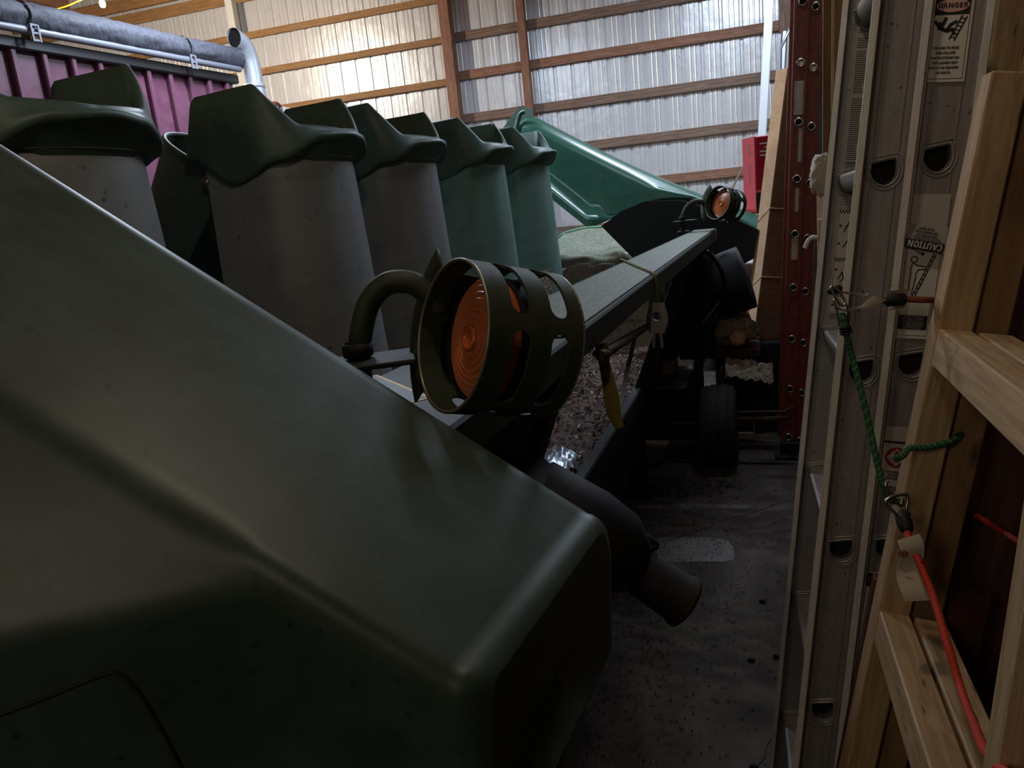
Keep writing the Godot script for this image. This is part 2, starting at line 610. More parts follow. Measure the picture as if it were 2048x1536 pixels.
	M.husk = mat(W, 0.85, 0.0, noise_image(128, 128, 4, 4, Color(0.20, 0.13, 0.10), Color(0.48, 0.36, 0.29), 101, 1.2, 0.5), 5.0)
	M.husk_pale = mat(Color(0.52, 0.43, 0.37), 0.6)
	M.husk_dark = mat(Color(0.15, 0.12, 0.105), 0.9)
	M.scuff = mat(Color(0.37, 0.385, 0.375), 0.55)
	M.clear_plastic = mat(Color(0.85, 0.87, 0.88, 0.38), 0.12)
	M.clear_plastic.transparency = BaseMaterial3D.TRANSPARENCY_ALPHA
	M.tarp_green = bump(mat(W, 0.22, 0.0, noise_image(128, 128, 3, 3, Color(0.40, 0.43, 0.38), Color(0.58, 0.61, 0.55), 103, 0.8, 0.1), 1.6), 104, 0.12, 0.02)
	M.tarp_pale = bump(mat(W, 0.35, 0.0, noise_image(128, 128, 3, 3, Color(0.52, 0.50, 0.43), Color(0.72, 0.69, 0.60), 105, 1.0, 0.2), 1.6), 106, 0.8, 0.02)
	M.tarp_hem = mat(Color(0.42, 0.66, 0.52), 0.5)
	M.cloth_grey = bump(mat(W, 0.9, 0.0, noise_image(128, 128, 3, 3, Color(0.45, 0.40, 0.35), Color(0.74, 0.67, 0.58), 107, 1.2, 0.3), 3.0), 108, 0.8, 0.03)
	M.roof_osb = mat(W, 0.8, 0.0, noise_image(256, 256, 6, 6, Color(0.46, 0.28, 0.18), Color(0.76, 0.54, 0.38), 109, 1.3, 0.3), 1.0)
	M.decal_yellow = mat(Color(0.85, 0.66, 0.22), 0.5)
	M.decal_black = mat(Color(0.10, 0.095, 0.10), 0.5)
	M.wall_dark = mat(Color(0.10, 0.085, 0.075), 0.85)

func cord_image(base: Color, dark: Color, light: Color) -> ImageTexture:
	var im := Image.create(32, 64, false, Image.FORMAT_RGB8)
	for y in 64:
		for x in 32:
			var a := int(x + y * 1.0) / 8
			var b := int(x - y * 1.0 + 64) / 8
			var c := base
			if a % 4 == 0: c = dark
			if b % 4 == 1: c = light.lerp(base, 0.4)
			if a % 4 == 2 and b % 4 == 3: c = dark.lerp(base, 0.3)
			im.set_pixel(x, y, c)
	im.generate_mipmaps()
	return ImageTexture.create_from_image(im)

# ---------------------------------------------------------------- the barn
const WALL_YAW := 0.056
var WB := Basis(Vector3.UP, 0.056)
func roof_y(_x: float) -> float:
	return 5.35

func structure(o: Node):
	o.set_meta("kind", "structure")

func wall_point(x: float, y: float, out := 0.0) -> Vector3:
	# x is measured along the back wall, out towards the room
	return WB * Vector3(x, y, -10.2 + out)

func shell():
	var st := mb()
	box(st, Transform3D(WB, WB * Vector3(-4.0, -0.1, -3.0)), Vector3(13.4, 0.2, 15.2), 0.0)
	structure(put("floor", st, M.concrete))
	st = mb()
	box(st, Transform3D(WB, WB * Vector3(-4.0, 5.45, -3.0)), Vector3(13.4, 0.14, 15.2), 0.0)
	var ceil := put("ceiling", st, M.roof_osb)
	structure(ceil)
	# back wall: ribbed sheets, girts and posts
	st = mb()
	box(st, Transform3D(WB, wall_point(-4.0, 2.7, -0.16)), Vector3(13.4, 5.5, 0.1), 0.0)
	var back := put("wall_back", st, M.wall_dark)
	structure(back)
	# one ribbed sheet, 0.914 wide
	var prof := []
	for k in 4:
		var x0 := k * 0.2286
		prof.append_array([Vector2(x0, 0.0), Vector2(x0 + 0.05, 0.0), Vector2(x0 + 0.057, 0.004), Vector2(x0 + 0.066, 0.004), Vector2(x0 + 0.073, 0.0), Vector2(x0 + 0.108, 0.0), Vector2(x0 + 0.115, 0.004), Vector2(x0 + 0.124, 0.004), Vector2(x0 + 0.131, 0.0), Vector2(x0 + 0.178, 0.0), Vector2(x0 + 0.190, -0.019), Vector2(x0 + 0.212, -0.019)])
	prof.append(Vector2(0.9144, 0.0))
	var top := []
	var bot := []
	for p in prof:
		bot.append(Vector3(p.x, 0.0, p.y))
		top.append(Vector3(p.x, 5.38, p.y))
	st = mb()
	grid(st, [bot, top], false, -1)
	var panel := mesh_of(st)
	for k in 12:
		put_mesh("metal_panel", panel, M.sheet_metal, back, Transform3D(WB, wall_point(-10.2 + k * 0.9144, 0.0, -0.055)))
	# girts
	for y in [4.82, 4.31, 3.82, 3.30, 2.785, 2.26, 1.74, 1.2, 0.65, 0.15]:
		st = mb()
		box(st, Transform3D(WB, wall_point(-6.93, y, -0.012)), Vector3(6.74, 0.085 if y < 4.7 else 0.15, 0.04), 0.003)
		put("girt", st, M.wood_gold, back)
	for y in [4.9, 4.35, 3.83, 3.357, 2.82, 2.285, 1.763, 1.24, 0.7, 0.15]:
		st = mb()
		box(st, Transform3D(WB, wall_point(-1.45, y - 0.005, -0.012)), Vector3(4.2, 0.11, 0.04), 0.003)
		put("girt", st, M.wood_grey if int(y * 10) % 2 == 0 else M.wood_red, back)
	# posts: white painted one, thick one, thin one
	for p in [[-6.68, 0.11, 0.12, "white_paint"], [-3.56, 0.14, 0.15, "wood_red"], [-2.57, 0.10, 0.10, "wood_red"], [0.55, 0.14, 0.14, "wood_grey"]]:
		st = mb()
		box(st, Transform3D(WB, wall_point(p[0], 2.69, p[2] * 0.5 + 0.01)), Vector3(p[1], 5.36, p[2]), 0.004)
		put("post", st, M[p[3]], back, "white painted post" if p[3] == "white_paint" else "")
	st = mb()
	box(st, Transform3D(WB, wall_point(-6.59, 2.69, -0.01)), Vector3(0.05, 5.36, 0.03), 0.002)
	put("post_side_shade", st, M.grey_metal, back)  # grey strip stands for the shadow gap beside the white post
	# top plate and roof timbers over the far left
	st = mb()
	box(st, Transform3D(WB, wall_point(-7.0, 5.0, 0.07)), Vector3(7.0, 0.16, 0.06), 0.004)
	put("top_plate", st, M.wood_gold, back)
	for k in 5:
		st = mb()
		box(st, Transform3D(WB, wall_point(-4.6, 5.30 , 0.9 + k * 0.62)), Vector3(10.6, 0.14, 0.045), 0.004)
		put("rafter", st, M.wood_gold, ceil)
	for x in [-9.4, -8.2, -5.6]:
		st = mb()
		box(st, Transform3D(WB, wall_point(x, 5.15, 3.4)), Vector3(0.09, 0.15, 6.6), 0.004)
		put("rafter", st, M.wood_red, ceil)
	# side and front walls
	st = mb()
	box(st, Transform3D(WB, WB * Vector3(-10.65, 2.7, -3.0)), Vector3(0.12, 5.5, 15.2), 0.0)
	structure(put("wall_left", st, M.sheet_metal))
	st = mb()
	box(st, Transform3D(WB, WB * Vector3(1.55, 2.7, -3.0)), Vector3(0.12, 5.5, 15.2), 0.0)
	structure(put("wall_right", st, M.wall_dark))
	st = mb()
	box(st, Transform3D(WB, WB * Vector3(-4.0, 2.7, 4.55)), Vector3(13.4, 5.5, 0.12), 0.0)
	structure(put("wall_front", st, M.wall_dark))

# ---------------------------------------------------------------- the corn head
const PITCH := 0.765
const B_HALF := 0.24

# U-shaped outline of a row hood; s runs 0 (near front edge) .. 0.5 (rear) .. 1 (far front edge)
func hood_outline(s: float, off: float) -> Vector2:
	var straight := 0.21
	var arc := 0.62
	var total := straight * 2 + arc
	var d := s * total
	var b := B_HALF + off
	if d < straight:
		return Vector2(-1.76 + d, b)
	if d > straight + arc:
		return Vector2(-1.76 + (total - d), -b)
	var a := PI * (d - straight) / arc
	return Vector2(-1.55 + sin(a) * (0.14 + off), cos(a) * b)

func pw(x: float, xs: Array, ys: Array) -> float:
	if x <= xs[0]: return ys[0]
	for i in xs.size() - 1:
		if x <= xs[i + 1]:
			var t: float = (x - xs[i]) / (xs[i + 1] - xs[i])
			return lerp(ys[i], ys[i + 1], t)
	return ys[-1]

func smooth_pw(x: float, xs: Array, ys: Array) -> float:
	if x <= xs[0]: return ys[0]
	for i in xs.size() - 1:
		if x <= xs[i + 1]:
			var t: float = (x - xs[i]) / (xs[i + 1] - xs[i])
			return lerp(ys[i], ys[i + 1], t * t * (3 - 2 * t))
	return ys[-1]

func row_hood_meshes() -> Dictionary:
	var d := {}
	var N := 72
	# column
	var st := mb()
	var g := []
	for i in 17:
		var y: float = lerp(0.62, 1.95, i / 16.0)
		var off: float = 0.045 * (1.95 - y) / 1.0 - 0.008
		var row := []
		for k in N + 1:
			var p := hood_outline(float(k) / N, off)
			row.append(Vector3(p.x, y, p.y))
		g.append(row)
	sheet(st, g, 0.008)
	d.column = mesh_of(st)
	# cap
	st = mb()
	var rows := [[], [], [], [], [], [], [], [], []]
	var M2 := 120
	for k in M2 + 1:
		var s := float(k) / M2
		var q: float = min(s, 1.0 - s) * 2.0
		var yb := smooth_pw(q, [0.0, 0.21, 0.60, 0.85, 1.0], [1.925, 1.832, 1.890, 1.945, 1.952])
		var yt := pw(q, [0.0, 0.03, 0.48, 0.50, 0.70, 0.73, 1.0], [2.095, 2.110, 2.118, 2.110, 2.004, 1.994, 1.985])
		var ob := smooth_pw(q, [0.0, 0.3, 0.75, 1.0], [0.016, 0.012, 0.050, 0.062])
		var ot := smooth_pw(q, [0.0, 0.4, 1.0], [0.012, 0.022, 0.030])
		var spec := [[ot - 0.022, 1.90], [ot - 0.020, yt], [ot - 0.006, yt + 0.002], [ot, yt - 0.008], [lerp(ot, ob, 0.55), lerp(yt, yb, 0.5)], [ob, yb + 0.022], [ob - 0.002, yb + 0.006], [ob - 0.014, yb], [-0.006, lerp(yb + 0.030, 1.885, clamp((q - 0.3) / 0.5, 0.0, 1.0))]]
		for i in spec.size():
			var p := hood_outline(s, spec[i][0])
			var lean: float = 0.05 * pow(clamp(1.0 - q / 0.22, 0.0, 1.0), 1.5) * clamp((2.09 - spec[i][1]) / 0.16, 0.0, 1.0)
			rows[i].append(Vector3(p.x - lean, spec[i][1], p.y))
	grid(st, rows, false, 0, true)
	# close the two front edges
	for e in [0, M2]:
		for i in range(1, 4):
			st.set_smooth_group(-1)
			quad(st, rows[i][e], rows[i + 1][e], rows[8 - i][e], rows[8 - i + 1][e] if i > 1 else rows[8][e])
	d.cap = mesh_of(st)
	# folded snout in front of the hood: a half cone open behind
	st = mb()
	g = []
	for i in 15:
		var w := i / 14.0
		var k := 1.0 - 0.86 * w
		var row := []
		for j in 33:
			var t := j / 32.0
			var a := PI * t
			var z := cos(a) * (B_HALF - 0.022) * k
			var fx := sin(a)
			var x: float = -1.70 - 1.35 * w - fx * 0.36 * k
			var y: float = lerp(1.865, 0.50, w) + fx * 0.185 * k
			row.append(Vector3(x, y, z))
		g.append(row)
	sheet(st, g, 0.007)
	d.snout = mesh_of(st)
	st = mb()
	g = []
	for j in 33:
		g.append(g_rim(j / 32.0))
	tube(st, g, 0.009, 8)
	d.rim = mesh_of(st)
	st = mb()
	lathe(st, [Vector2(0.0, 0.010), Vector2(0.007, 0.010), Vector2(0.011, 0.006), Vector2(0.011, 0.002), Vector2(0.019, 0.002), Vector2(0.020, -0.004)], 20, Transform3D(Basis(Vector3.RIGHT, PI / 2), Vector3.ZERO))
	d.bolt = mesh_of(st)
	return d

func g_rim(t: float) -> Vector3:
	var a := PI * t
	return Vector3(-1.70 - sin(a) * 0.36, 1.865 + sin(a) * 0.185, cos(a) * (B_HALF - 0.018))

func corn_head():
	var head = thing("corn_head", "long dark green corn harvesting head with upright grey row hoods filling the left", "corn head")
	var d := row_hood_meshes()
	for k in 5:
		var zc: float = [-1.35, -2.33, -3.03, -3.91, -4.73][k]
		var at := Transform3D(Basis(), Vector3(0, 0, zc))
		var c := put_mesh("row_hood", d.column, M.hood_grey if k < 3 else M.hood_green, head, at)
		var cap := put_mesh("hood_cap", d.cap, M.green_plastic, c)
		var sn := put_mesh("snout", d.snout, M.green_plastic, c)
		put_mesh("snout_rim", d.rim, M.green_plastic, c)
		var bo := put_mesh("pivot_bolt", d.bolt, M.steel, c, Transform3D(Basis(), Vector3(-1.765, 1.858, B_HALF - 0.008)))
		bo.set_meta("label", "shiny pivot bolt")
	end_hoods(head)
	frame(head)
	warning_lamp(head, Vector3(-0.387, 1.512, -0.985), 1.0, Vector3(-0.612, 1.495, -0.985))
	warning_lamp(head, Vector3(-0.375, 1.540, -5.02), 0.98, Vector3(-0.640, 1.47, -5.0))
	driveline(head)

# rounds the corners of a polyline; every corner gives n + 1 points
func rounded(pts: Array, radii: Array, n: int) -> Array:
	var out := [pts[0]]
	for i in range(1, pts.size() - 1):
		var p: Vector3 = pts[i]
		var a: Vector3 = pts[i - 1] - p
		var b: Vector3 = pts[i + 1] - p
		var r: float = min(radii[i], min(a.length(), b.length()) * 0.48)
		var pa := p + a.normalized() * r
		var pb := p + b.normalized() * r
		for k in n + 1:
			var t := float(k) / n
			out.append(pa.lerp(p, t).lerp(p.lerp(pb, t), t))
	out.append(pts[-1])
	return out

func end_hoods(head: Node):
	# near end hood, stations along its sloping ridge; s = 0 is the low rear corner
	var st := mb()
	var ss := [-0.004, 0.0, 0.01, 0.03, 0.06, 0.1, 0.14, 0.18, 0.206, 0.24, 0.28, 0.32, 0.36, 0.4, 0.45, 0.5, 0.56, 0.64, 0.72, 0.82, 0.94, 1.06, 1.2]
	var g := []
	for s in ss:
		g.append(near_section(max(s, 0.0), 0.0, s))
	# rounded rear edge, then the end face
	var ins := []
	for j in [[0.012, 0.0035], [0.022, 0.012], [0.026, 0.024]]:
		ins.push_front(near_section(0.0, j[1], -j[0]))
	var g2 := ins + g
	grid(st, g2, false, 0, true)
	var first: Array = g2[0]
	var c := Vector3.ZERO
	for p in first: c += p
	c /= first.size()
	st.set_smooth_group(3)
	for i in first.size() - 1:
		tri(st, c, first[i], first[i + 1])
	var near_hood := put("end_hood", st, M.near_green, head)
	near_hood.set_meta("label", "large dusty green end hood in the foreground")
	# shallow moulded panel on the outer side
	st = mb()
	var seam := curve([Vector3(-0.6799, 1.3041, -0.3808), Vector3(-0.6570, 1.3096, -0.3930), Vector3(-0.6263, 1.3173, -0.4093), Vector3(-0.5795, 1.3304, -0.4343), Vector3(-0.5649, 1.3281, -0.4419), Vector3(-0.5549, 1.3085, -0.4465), Vector3(-0.5463, 1.2788, -0.4501), Vector3(-0.5349, 1.2265, -0.4544), Vector3(-0.5277, 1.1692, -0.4563)], 6)
	tube(st, seam, 0.0022, 8)
	put("panel_seam", st, M.dark_green, near_hood)

	# far end hood, seen from its inner side
	st = mb()
	var zf := -6.05
	g = []
	var n := 26
	for i in n + 1:
		var s := float(i) / n            # 0 at the low rear end, 1 at the tall front end
		var x: float = lerp(-0.20, -2.02, s)
		var yr: float = lerp(1.385, 2.40, s) - 0.05 * sin(PI * s)
		if s > 0.93: yr -= (s - 0.93) * (s - 0.93) * 18.0
		# lower edge of the inner sheet, with the arched cut-out towards the rear
		var yl := pw(x, [-2.05, -1.44, -1.28, -1.15, -1.02, -0.88, -0.70, -0.50, -0.20], [1.985, 1.43, 1.49, 1.555, 1.59, 1.60, 1.585, 1.49, 1.20])
		var drop: float = max(yr - yl, 0.05)
		var fl: float = clamp((-1.30 - x) / 0.10, 0.0, 1.0)
		var prof := [Vector3(x, yr - 0.30, zf - 0.42), Vector3(x, yr - 0.03, zf - 0.36), Vector3(x, yr, zf - 0.10), Vector3(x, yr - 0.07, zf + 0.03), Vector3(x, lerp(yr, yl, 0.55), zf + 0.055), Vector3(x, yl + 0.13 * fl, zf + 0.06 + 0.01 * fl), Vector3(x, yl + 0.07 * fl, zf + 0.075 + 0.16 * fl), Vector3(x, yl, zf + 0.080 + 0.17 * fl)]
		g.append(rounded(prof, [0, 0.06, 0.10, 0.06, 0.1, 0.07, 0.03, 0], 5))
	sheet(st, g, 0.008)
	var far_hood := put("end_hood", st, M.far_green, head)
	far_hood.set_meta("label", "sloping green end hood at the far end of the head")
	st = mb()
	var lip := [Vector3(-1.93, 2.36, zf + 0.03), Vector3(-1.97, 2.345, zf + 0.03), Vector3(-2.00, 2.27, zf + 0.04), Vector3(-2.02, 2.15, zf + 0.05), Vector3(-2.03, 1.98, zf + 0.06)]
	tube(st, curve(lip, 6), 0.018, 10)
	put("hood_lip", st, M.far_green, far_hood)
	# the folded tip in front of it
	st = mb()
	prism(st, V2([-1.98, 2.41, -2.09, 2.33, -2.17, 2.24, -2.34, 2.285, -2.40, 2.27, -2.50, 2.10, -2.62, 1.80, -2.00, 1.80]), 0.30, Transform3D(Basis(), Vector3(0, 0, zf - 0.34)))
	put("snout", st, M.green_plastic, far_hood)

func near_section(s: float, inset: float, shift: float) -> Array:
	var ridge := Vector3(-0.226 - 0.839 * s, 1.343 + 0.544 * s, -0.813)
	var crease := Vector3(-0.279 - 0.846 * s, 1.309 + 0.530 * s, -0.521 + 0.052 * s)
	var knee: Vector3
	if s <= 0.206:
		knee = crease.lerp(Vector3(crease.x, crease.y - 0.03, crease.z + 0.008), 1.0)
	else:
		var q := (s - 0.206) / 0.294
		knee = Vector3(-0.453 - 0.190 * q, 1.388 - 0.008 * q, -0.502 + 0.100 * q)
	var foot := Vector3(knee.x - 0.005, knee.y - 0.62, knee.z + 0.02)
	var low := Vector3(ridge.x, ridge.y - 0.17 - 0.4 * s, ridge.z + 0.012)
	var inner := Vector3(ridge.x, ridge.y - 0.05, ridge.z - 0.018)
	if s <= 0.0:
		foot = Vector3(-0.305, 1.04, -0.50)
	var mid := low.lerp(foot, 0.5) + Vector3(0, 0.0, 0)
	if s <= 0.0: mid = Vector3(-0.238, 1.150, -0.62)
	var pts := [mid, low, inner, ridge, crease, knee, foot, mid]
	# section at the rear end: keep the corner sharp enough, the rest soft
	var r := rounded(pts, [0, 0.012, 0.012, 0.03, clampf(0.09 - 0.22 * s, 0.028, 0.08), 0.016, 0.02, 0], 6)
	if inset > 0.0 or shift < 0.0:
		var c := Vector3(-0.262, 1.25, -0.63)
		for i in r.size():
			var d: Vector3 = c - r[i]
			r[i] = r[i] + d.normalized() * inset + Vector3(-shift * 0.95, -shift * -0.12, 0)
	return r

func tapered(st: SurfaceTool, z0: float, xl0: float, xr0: float, z1: float, xl1: float, xr1: float, y0: float, y1: float):
	# a bar running along z whose left and right edges differ at its ends
	st.set_smooth_group(-1)
	var b := 0.006
	var ring := func(z, xl, xr):
		return [Vector3(xl + b, y1, z), Vector3(xl, y1 - b, z), Vector3(xl, y0 + b, z), Vector3(xl + b, y0, z), Vector3(xr - b, y0, z), Vector3(xr, y0 + b, z), Vector3(xr, y1 - b, z), Vector3(xr - b, y1, z)]
	var a = ring.call(z0, xl0, xr0)
	var c = ring.call(z1, xl1, xr1)
	grid(st, [a, c], true, -1, true)
	for r in [a, c]:
		for i in range(1, 7):
			tri(st, r[0], r[i], r[i + 1])

func frame(head: Node):
	# rear tube of the frame, its worn top turned to the aisle
	var st := mb()
	tapered(st, -0.93, -0.785, -0.465, -5.16, -0.592, -0.445, 1.322, 1.392)
	var bm := put("rear_beam", st, M.green_paint, head)
	st = mb()
	tapered(st, -1.62, -0.758, -0.476, -5.15, -0.585, -0.452, 1.390, 1.3945)
	put("worn_top", st, M.beam_top, bm)
	# decal with a yellow border near the near end
	st = mb()
	var q := Transform3D(Basis(Vector3(0.755, 0, 0.656), Vector3(0.656, 0, -0.755), Vector3(0, 1, 0)).orthonormalized(), Vector3(-0.672, 1.3925, -1.212))
	var dx := Basis(Vector3(0.755, 0, 0.656).normalized(), Vector3(0.656, 0, -0.755).normalized(), Vector3(0, 1, 0))
	q = Transform3D(dx, Vector3(-0.672, 1.3925, -1.214))
	prism(st, V2([-0.135, -0.075, 0.135, -0.075, 0.135, 0.0, -0.135, 0.0]), 0.0006, q)
	var dec := put("decal", st, M.decal_yellow, bm, "dark decal with a yellow border")
	st = mb()
	prism(st, V2([-0.127, -0.067, 0.127, -0.067, 0.127, -0.007, -0.127, -0.007]), 0.0010, q)
	put("decal_face", st, M.decal_black, bm)
	# slanted posts of the feeder opening
	for p in [[-3.84, 0.10], [-1.66, 0.09], [-5.05, 0.08]]:
		st = mb()
		beam(st, Vector3(-0.50, 1.325, p[0]), Vector3(-0.83, 0.50, p[0]), p[1], 0.035, Vector3(0, 0, 1), 0.004)
		put("opening_post", st, M.dark_green, head)
	# lower rail and the sheet under it
	st = mb()
	beam(st, Vector3(-0.715, 0.66, -1.3), Vector3(-0.755, 0.66, -3.9), 0.05, 0.09, Vector3.RIGHT, 0.006)
	put("lower_rail", st, M.dark_green, head)
	st = mb()
	beam(st, Vector3(-0.755, 0.46, -1.3), Vector3(-0.79, 0.46, -3.9), 0.02, 0.34, Vector3.RIGHT, 0.004)
	put("lower_sheet", st, M.dark_green, head)
	# closed back sheets either side of the opening
	for r in [[-1.05, -1.62], [-3.88, -5.10]]:
		st = mb()
		var a := []
		var b := []
		for k in 9:
			var z: float = lerp(r[0], r[1], k / 8.0)
			a.append(Vector3(-0.515, 1.325, z))
			b.append(Vector3(-0.86, 0.42, z))
		sheet(st, [a, b], 0.006, 0)
		put("back_sheet", st, M.dark_green, head)
	# trough floor under the husks
	st = mb()
	var rows := []
	for i in 9:
		var t := i / 8.0
		var row := []
		for k in 3:
			row.append(Vector3(lerp(-0.80, -1.75, t), 0.55 - 0.12 * sin(PI * t) + 0.15 * t, lerp(-1.1, -5.2, k / 2.0)))
		rows.append(row)
	sheet(st, rows, 0.008)
	put("auger_trough", st, M.dark_green, head)
	# far end sheet and the black drive shields behind the beam
	st = mb()
	prism(st, V2([-1.25, 1.46, -1.10, 1.55, -0.93, 1.60, -0.70, 1.585, -0.47, 1.50, -0.20, 1.345, -0.235, 1.16, -0.38, 1.09, -0.50, 0.62, -0.90, 0.5, -0.98, 1.15]), 0.02, Transform3D(Basis(), Vector3(0, 0, -5.42)))
	put("end_sheet", st, M.black_plastic, head)
	st = mb()
	box(st, Transform3D(Basis(), Vector3(-0.62, 0.95, -5.0)), Vector3(0.30, 0.62, 0.5), 0.04)
	put("drive_shield", st, M.black_plastic, head)
	st = mb()
	lathe(st, [Vector2(0.0, 0.16), Vector2(0.17, 0.14), Vector2(0.2, 0.08), Vector2(0.2, -0.1), Vector2(0.0, -0.12)], 24, Transform3D(Basis(Vector3(0, 0, 1), PI / 2 + 0.3), Vector3(-0.36, 1.06, -5.0)))
	put("drive_shield", st, M.black_plastic, head)
	# hoses and a latch rod hanging in the dark
	st = mb()
	tube(st, curve([Vector3(-0.45, 1.30, -4.6), Vector3(-0.38, 1.16, -4.65), Vector3(-0.40, 1.0, -4.8), Vector3(-0.52, 0.85, -4.7)], 6), 0.012, 8)
	put("hose", st, M.black_plastic, head)
	# stand leg and the black gauge post under the lower rail
	st = mb()
	box(st, Transform3D(Basis(), Vector3(-0.86, 0.26, -4.1)), Vector3(0.13, 0.52, 0.10), 0.008)
	box(st, Transform3D(Basis(), Vector3(-0.86, 0.02, -4.1)), Vector3(0.20, 0.04, 0.18), 0.006)
	put("stand_leg", st, M.black_plastic, head)
	st = mb()
	tube(st, [Vector3(-0.82, 0.13, -4.1), Vector3(-0.63, 0.23, -4.15)], 0.016, 10)
	put("stand_pin", st, M.black_plastic, head)
	st = mb()
	tube(st, [Vector3(-0.82, 0.46, -4.1), Vector3(-0.74, 0.47, -4.13), Vector3(-0.73, 0.35, -4.13)], 0.014, 10)
	put("stand_pin", st, M.black_plastic, head)
	for x in [-0.9, -1.6]:
		st = mb()
		box(st, Transform3D(Basis(), Vector3(x, 0.20, -1.25)), Vector3(0.12, 0.4, 0.12), 0.006)
		put("stand_leg", st, M.black_plastic, head)

# an amber lamp in a slotted guard ring on a bent pipe
func warning_lamp(head: Node, at: Vector3, k: float, foot: Vector3):
	var ax := Vector3(0.62, -0.27, -0.735).normalized()     # from the lens back through the guard
	var yy := (Vector3.UP - ax * ax.y).normalized()
	var zz := ax.cross(yy).normalized()
	var X := Transform3D(Basis(ax, yy, zz), at)
	var R := 0.105 * k
	var LEN := 0.145 * k
	var map := func(p: Vector2, side: int) -> Vector3:
		var r: float = R - 0.004 * side
		var a: float = p.x / R
		return X * Vector3(p.y - LEN * 0.5, cos(a) * r, sin(a) * r)
	var st := mb()
	var tiles := 5
	var tw := TAU * R / tiles
	for row in 2:
		for i in tiles:
			var rect := Rect2(i * tw + row * 0.0, 0.018 * k + row * 0.060 * k, tw, 0.060 * k)
			var c := rect.get_center()
			var hole := PackedVector2Array()
			var outer := []
			var half := tw * 0.415
			var rr := 0.0140 * k
			var hy := rect.size.y * 0.5
			for j in 16:
				var f := lerpf(-1.0, 1.0, j / 15.0)
				hole.append(c + Vector2(f * (half - rr), -rr))
				outer.append(c + Vector2(f * tw * 0.5, -hy))
			for j in range(1, 10):
				var a := lerpf(-PI / 2, PI / 2, j / 10.0)
				hole.append(c + Vector2(half - rr + cos(a) * rr, sin(a) * rr))
				outer.append(c + Vector2(tw * 0.5, lerpf(-hy, hy, j / 10.0)))
			for j in 16:
				var f := lerpf(1.0, -1.0, j / 15.0)
				hole.append(c + Vector2(f * (half - rr), rr))
				outer.append(c + Vector2(f * tw * 0.5, hy))
			for j in range(1, 10):
				var a := lerpf(PI / 2, PI * 1.5, j / 10.0)
				hole.append(c + Vector2(-half + rr + cos(a) * rr, sin(a) * rr))
				outer.append(c + Vector2(-tw * 0.5, lerpf(hy, -hy, j / 10.0)))
			holed(st, rect, hole, map, 2, outer)
	# plain bands at both ends
	for b in [[0.0, 0.018], [0.138, 0.145]]:
		for side in 2:
			var g := []
			for s in 3:
				var row := []
				for i in 57:
					row.append(map.call(Vector2(TAU * R * i / 56.0, lerp(b[0], b[1], s / 2.0) * k), side))
				g.append(row)
			grid(st, g, false, 20 + side, side == 0)
	var guard := put("lamp_guard", st, M.green_paint, head, "slotted green lamp guard")
	st = mb()
	for e in [0.0, LEN]:
		var ring := []
		for i in 64:
			ring.append(X * Vector3(e - LEN * 0.5, cos(TAU * i / 64) * (R - 0.002), sin(TAU * i / 64) * (R - 0.002)))
		tube(st, ring, 0.0026, 6, true)
	put("guard_edge", st, M.bare_edge, guard)
	# lens with stepped rings
	var prof := []
	for i in 19:
		var r := 0.083 * k * i / 18.0
		var h := 0.013 * (1.0 - pow(float(i) / 18.0, 2.2)) * k
		prof.append(Vector2(r, h + (0.0022 * k if i % 2 == 0 and i > 3 else 0.0)))
		if i > 3: prof.append(Vector2(r + 0.0018 * k, h - 0.0004))
	prof.append(Vector2(0.083 * k, -0.02 * k))
	prof.reverse()
	st = mb()
	# local y of the lathe points out through the lens, against ax
	var L := Transform3D(Basis(yy, -ax, zz * -1.0), X * Vector3(-0.028 * k, 0, 0))
	lathe(st, prof, 56, L, -1)
	var lens := put("lens", st, M.amber, guard, "amber ribbed lens")
	st = mb()
	lathe(st, [Vector2(0.019, 0.010), Vector2(0.019, 0.019), Vector2(0.014, 0.021), Vector2(0.013, 0.017), Vector2(0, 0.017)].map(func(v): return v * k), 8, L)
	put("lens_boss", st, M.amber_deep, guard)
	st = mb()
	lathe(st, [Vector2(0.086, -0.014), Vector2(0.088, -0.05), Vector2(0.05, -0.075), Vector2(0, -0.078)].map(func(v): return v * k), 40, L)
	put("lamp_housing", st, M.black_plastic, guard)
	# curved strap behind the lens side, holding the guard to the pipe
	st = mb()
	var g3 := []
	for i in 13:
		var a: float = lerp(-0.80, 0.90, i / 12.0)
		var row := []
		for e in [[-0.066, 0.046], [-0.067, 0.030], [-0.064, 0.010], [-0.05, 0.005], [0.055, 0.004]]:
			row.append(X * Vector3(e[0] * k + 0.0, sin(a) * (R + e[1]), -cos(a) * (R + e[1])))
		g3.append(row)
	sheet(st, g3, 0.004)
	put("lamp_bracket", st, M.green_paint, guard)
	# bent pipe
	st = mb()
	var top := X * Vector3(-0.045 * k, 0.030, -R * 1.0)
	var bend := [foot]
	for p in [[0.08, 0.40], [0.22, 0.78], [0.45, 1.0], [0.72, 0.98], [0.90, 0.80], [1.0, 0.62]]:
		var q: Vector3 = foot.lerp(Vector3(top.x, foot.y, top.z), p[0])
		bend.append(q + Vector3(0, 0.105 * k * p[1], 0))
	bend.append(top)
	tube(st, curve(bend, 8), 0.0175 * k, 14)
	put("lamp_pipe", st, M.green_paint, head)
	st = mb()
	lathe(st, [Vector2(0.018, 0.0), Vector2(0.023, 0.003), Vector2(0.024, 0.020), Vector2(0.019, 0.023)], 16, Transform3D(Basis(), foot))
	box(st, Transform3D(Basis(Vector3.UP, 0.5), foot + Vector3(0.02, -0.006, 0.0)), Vector3(0.13, 0.008, 0.10), 0.002)
	tube(st, [foot, Vector3(foot.x, 1.39, foot.z)], 0.016, 10)
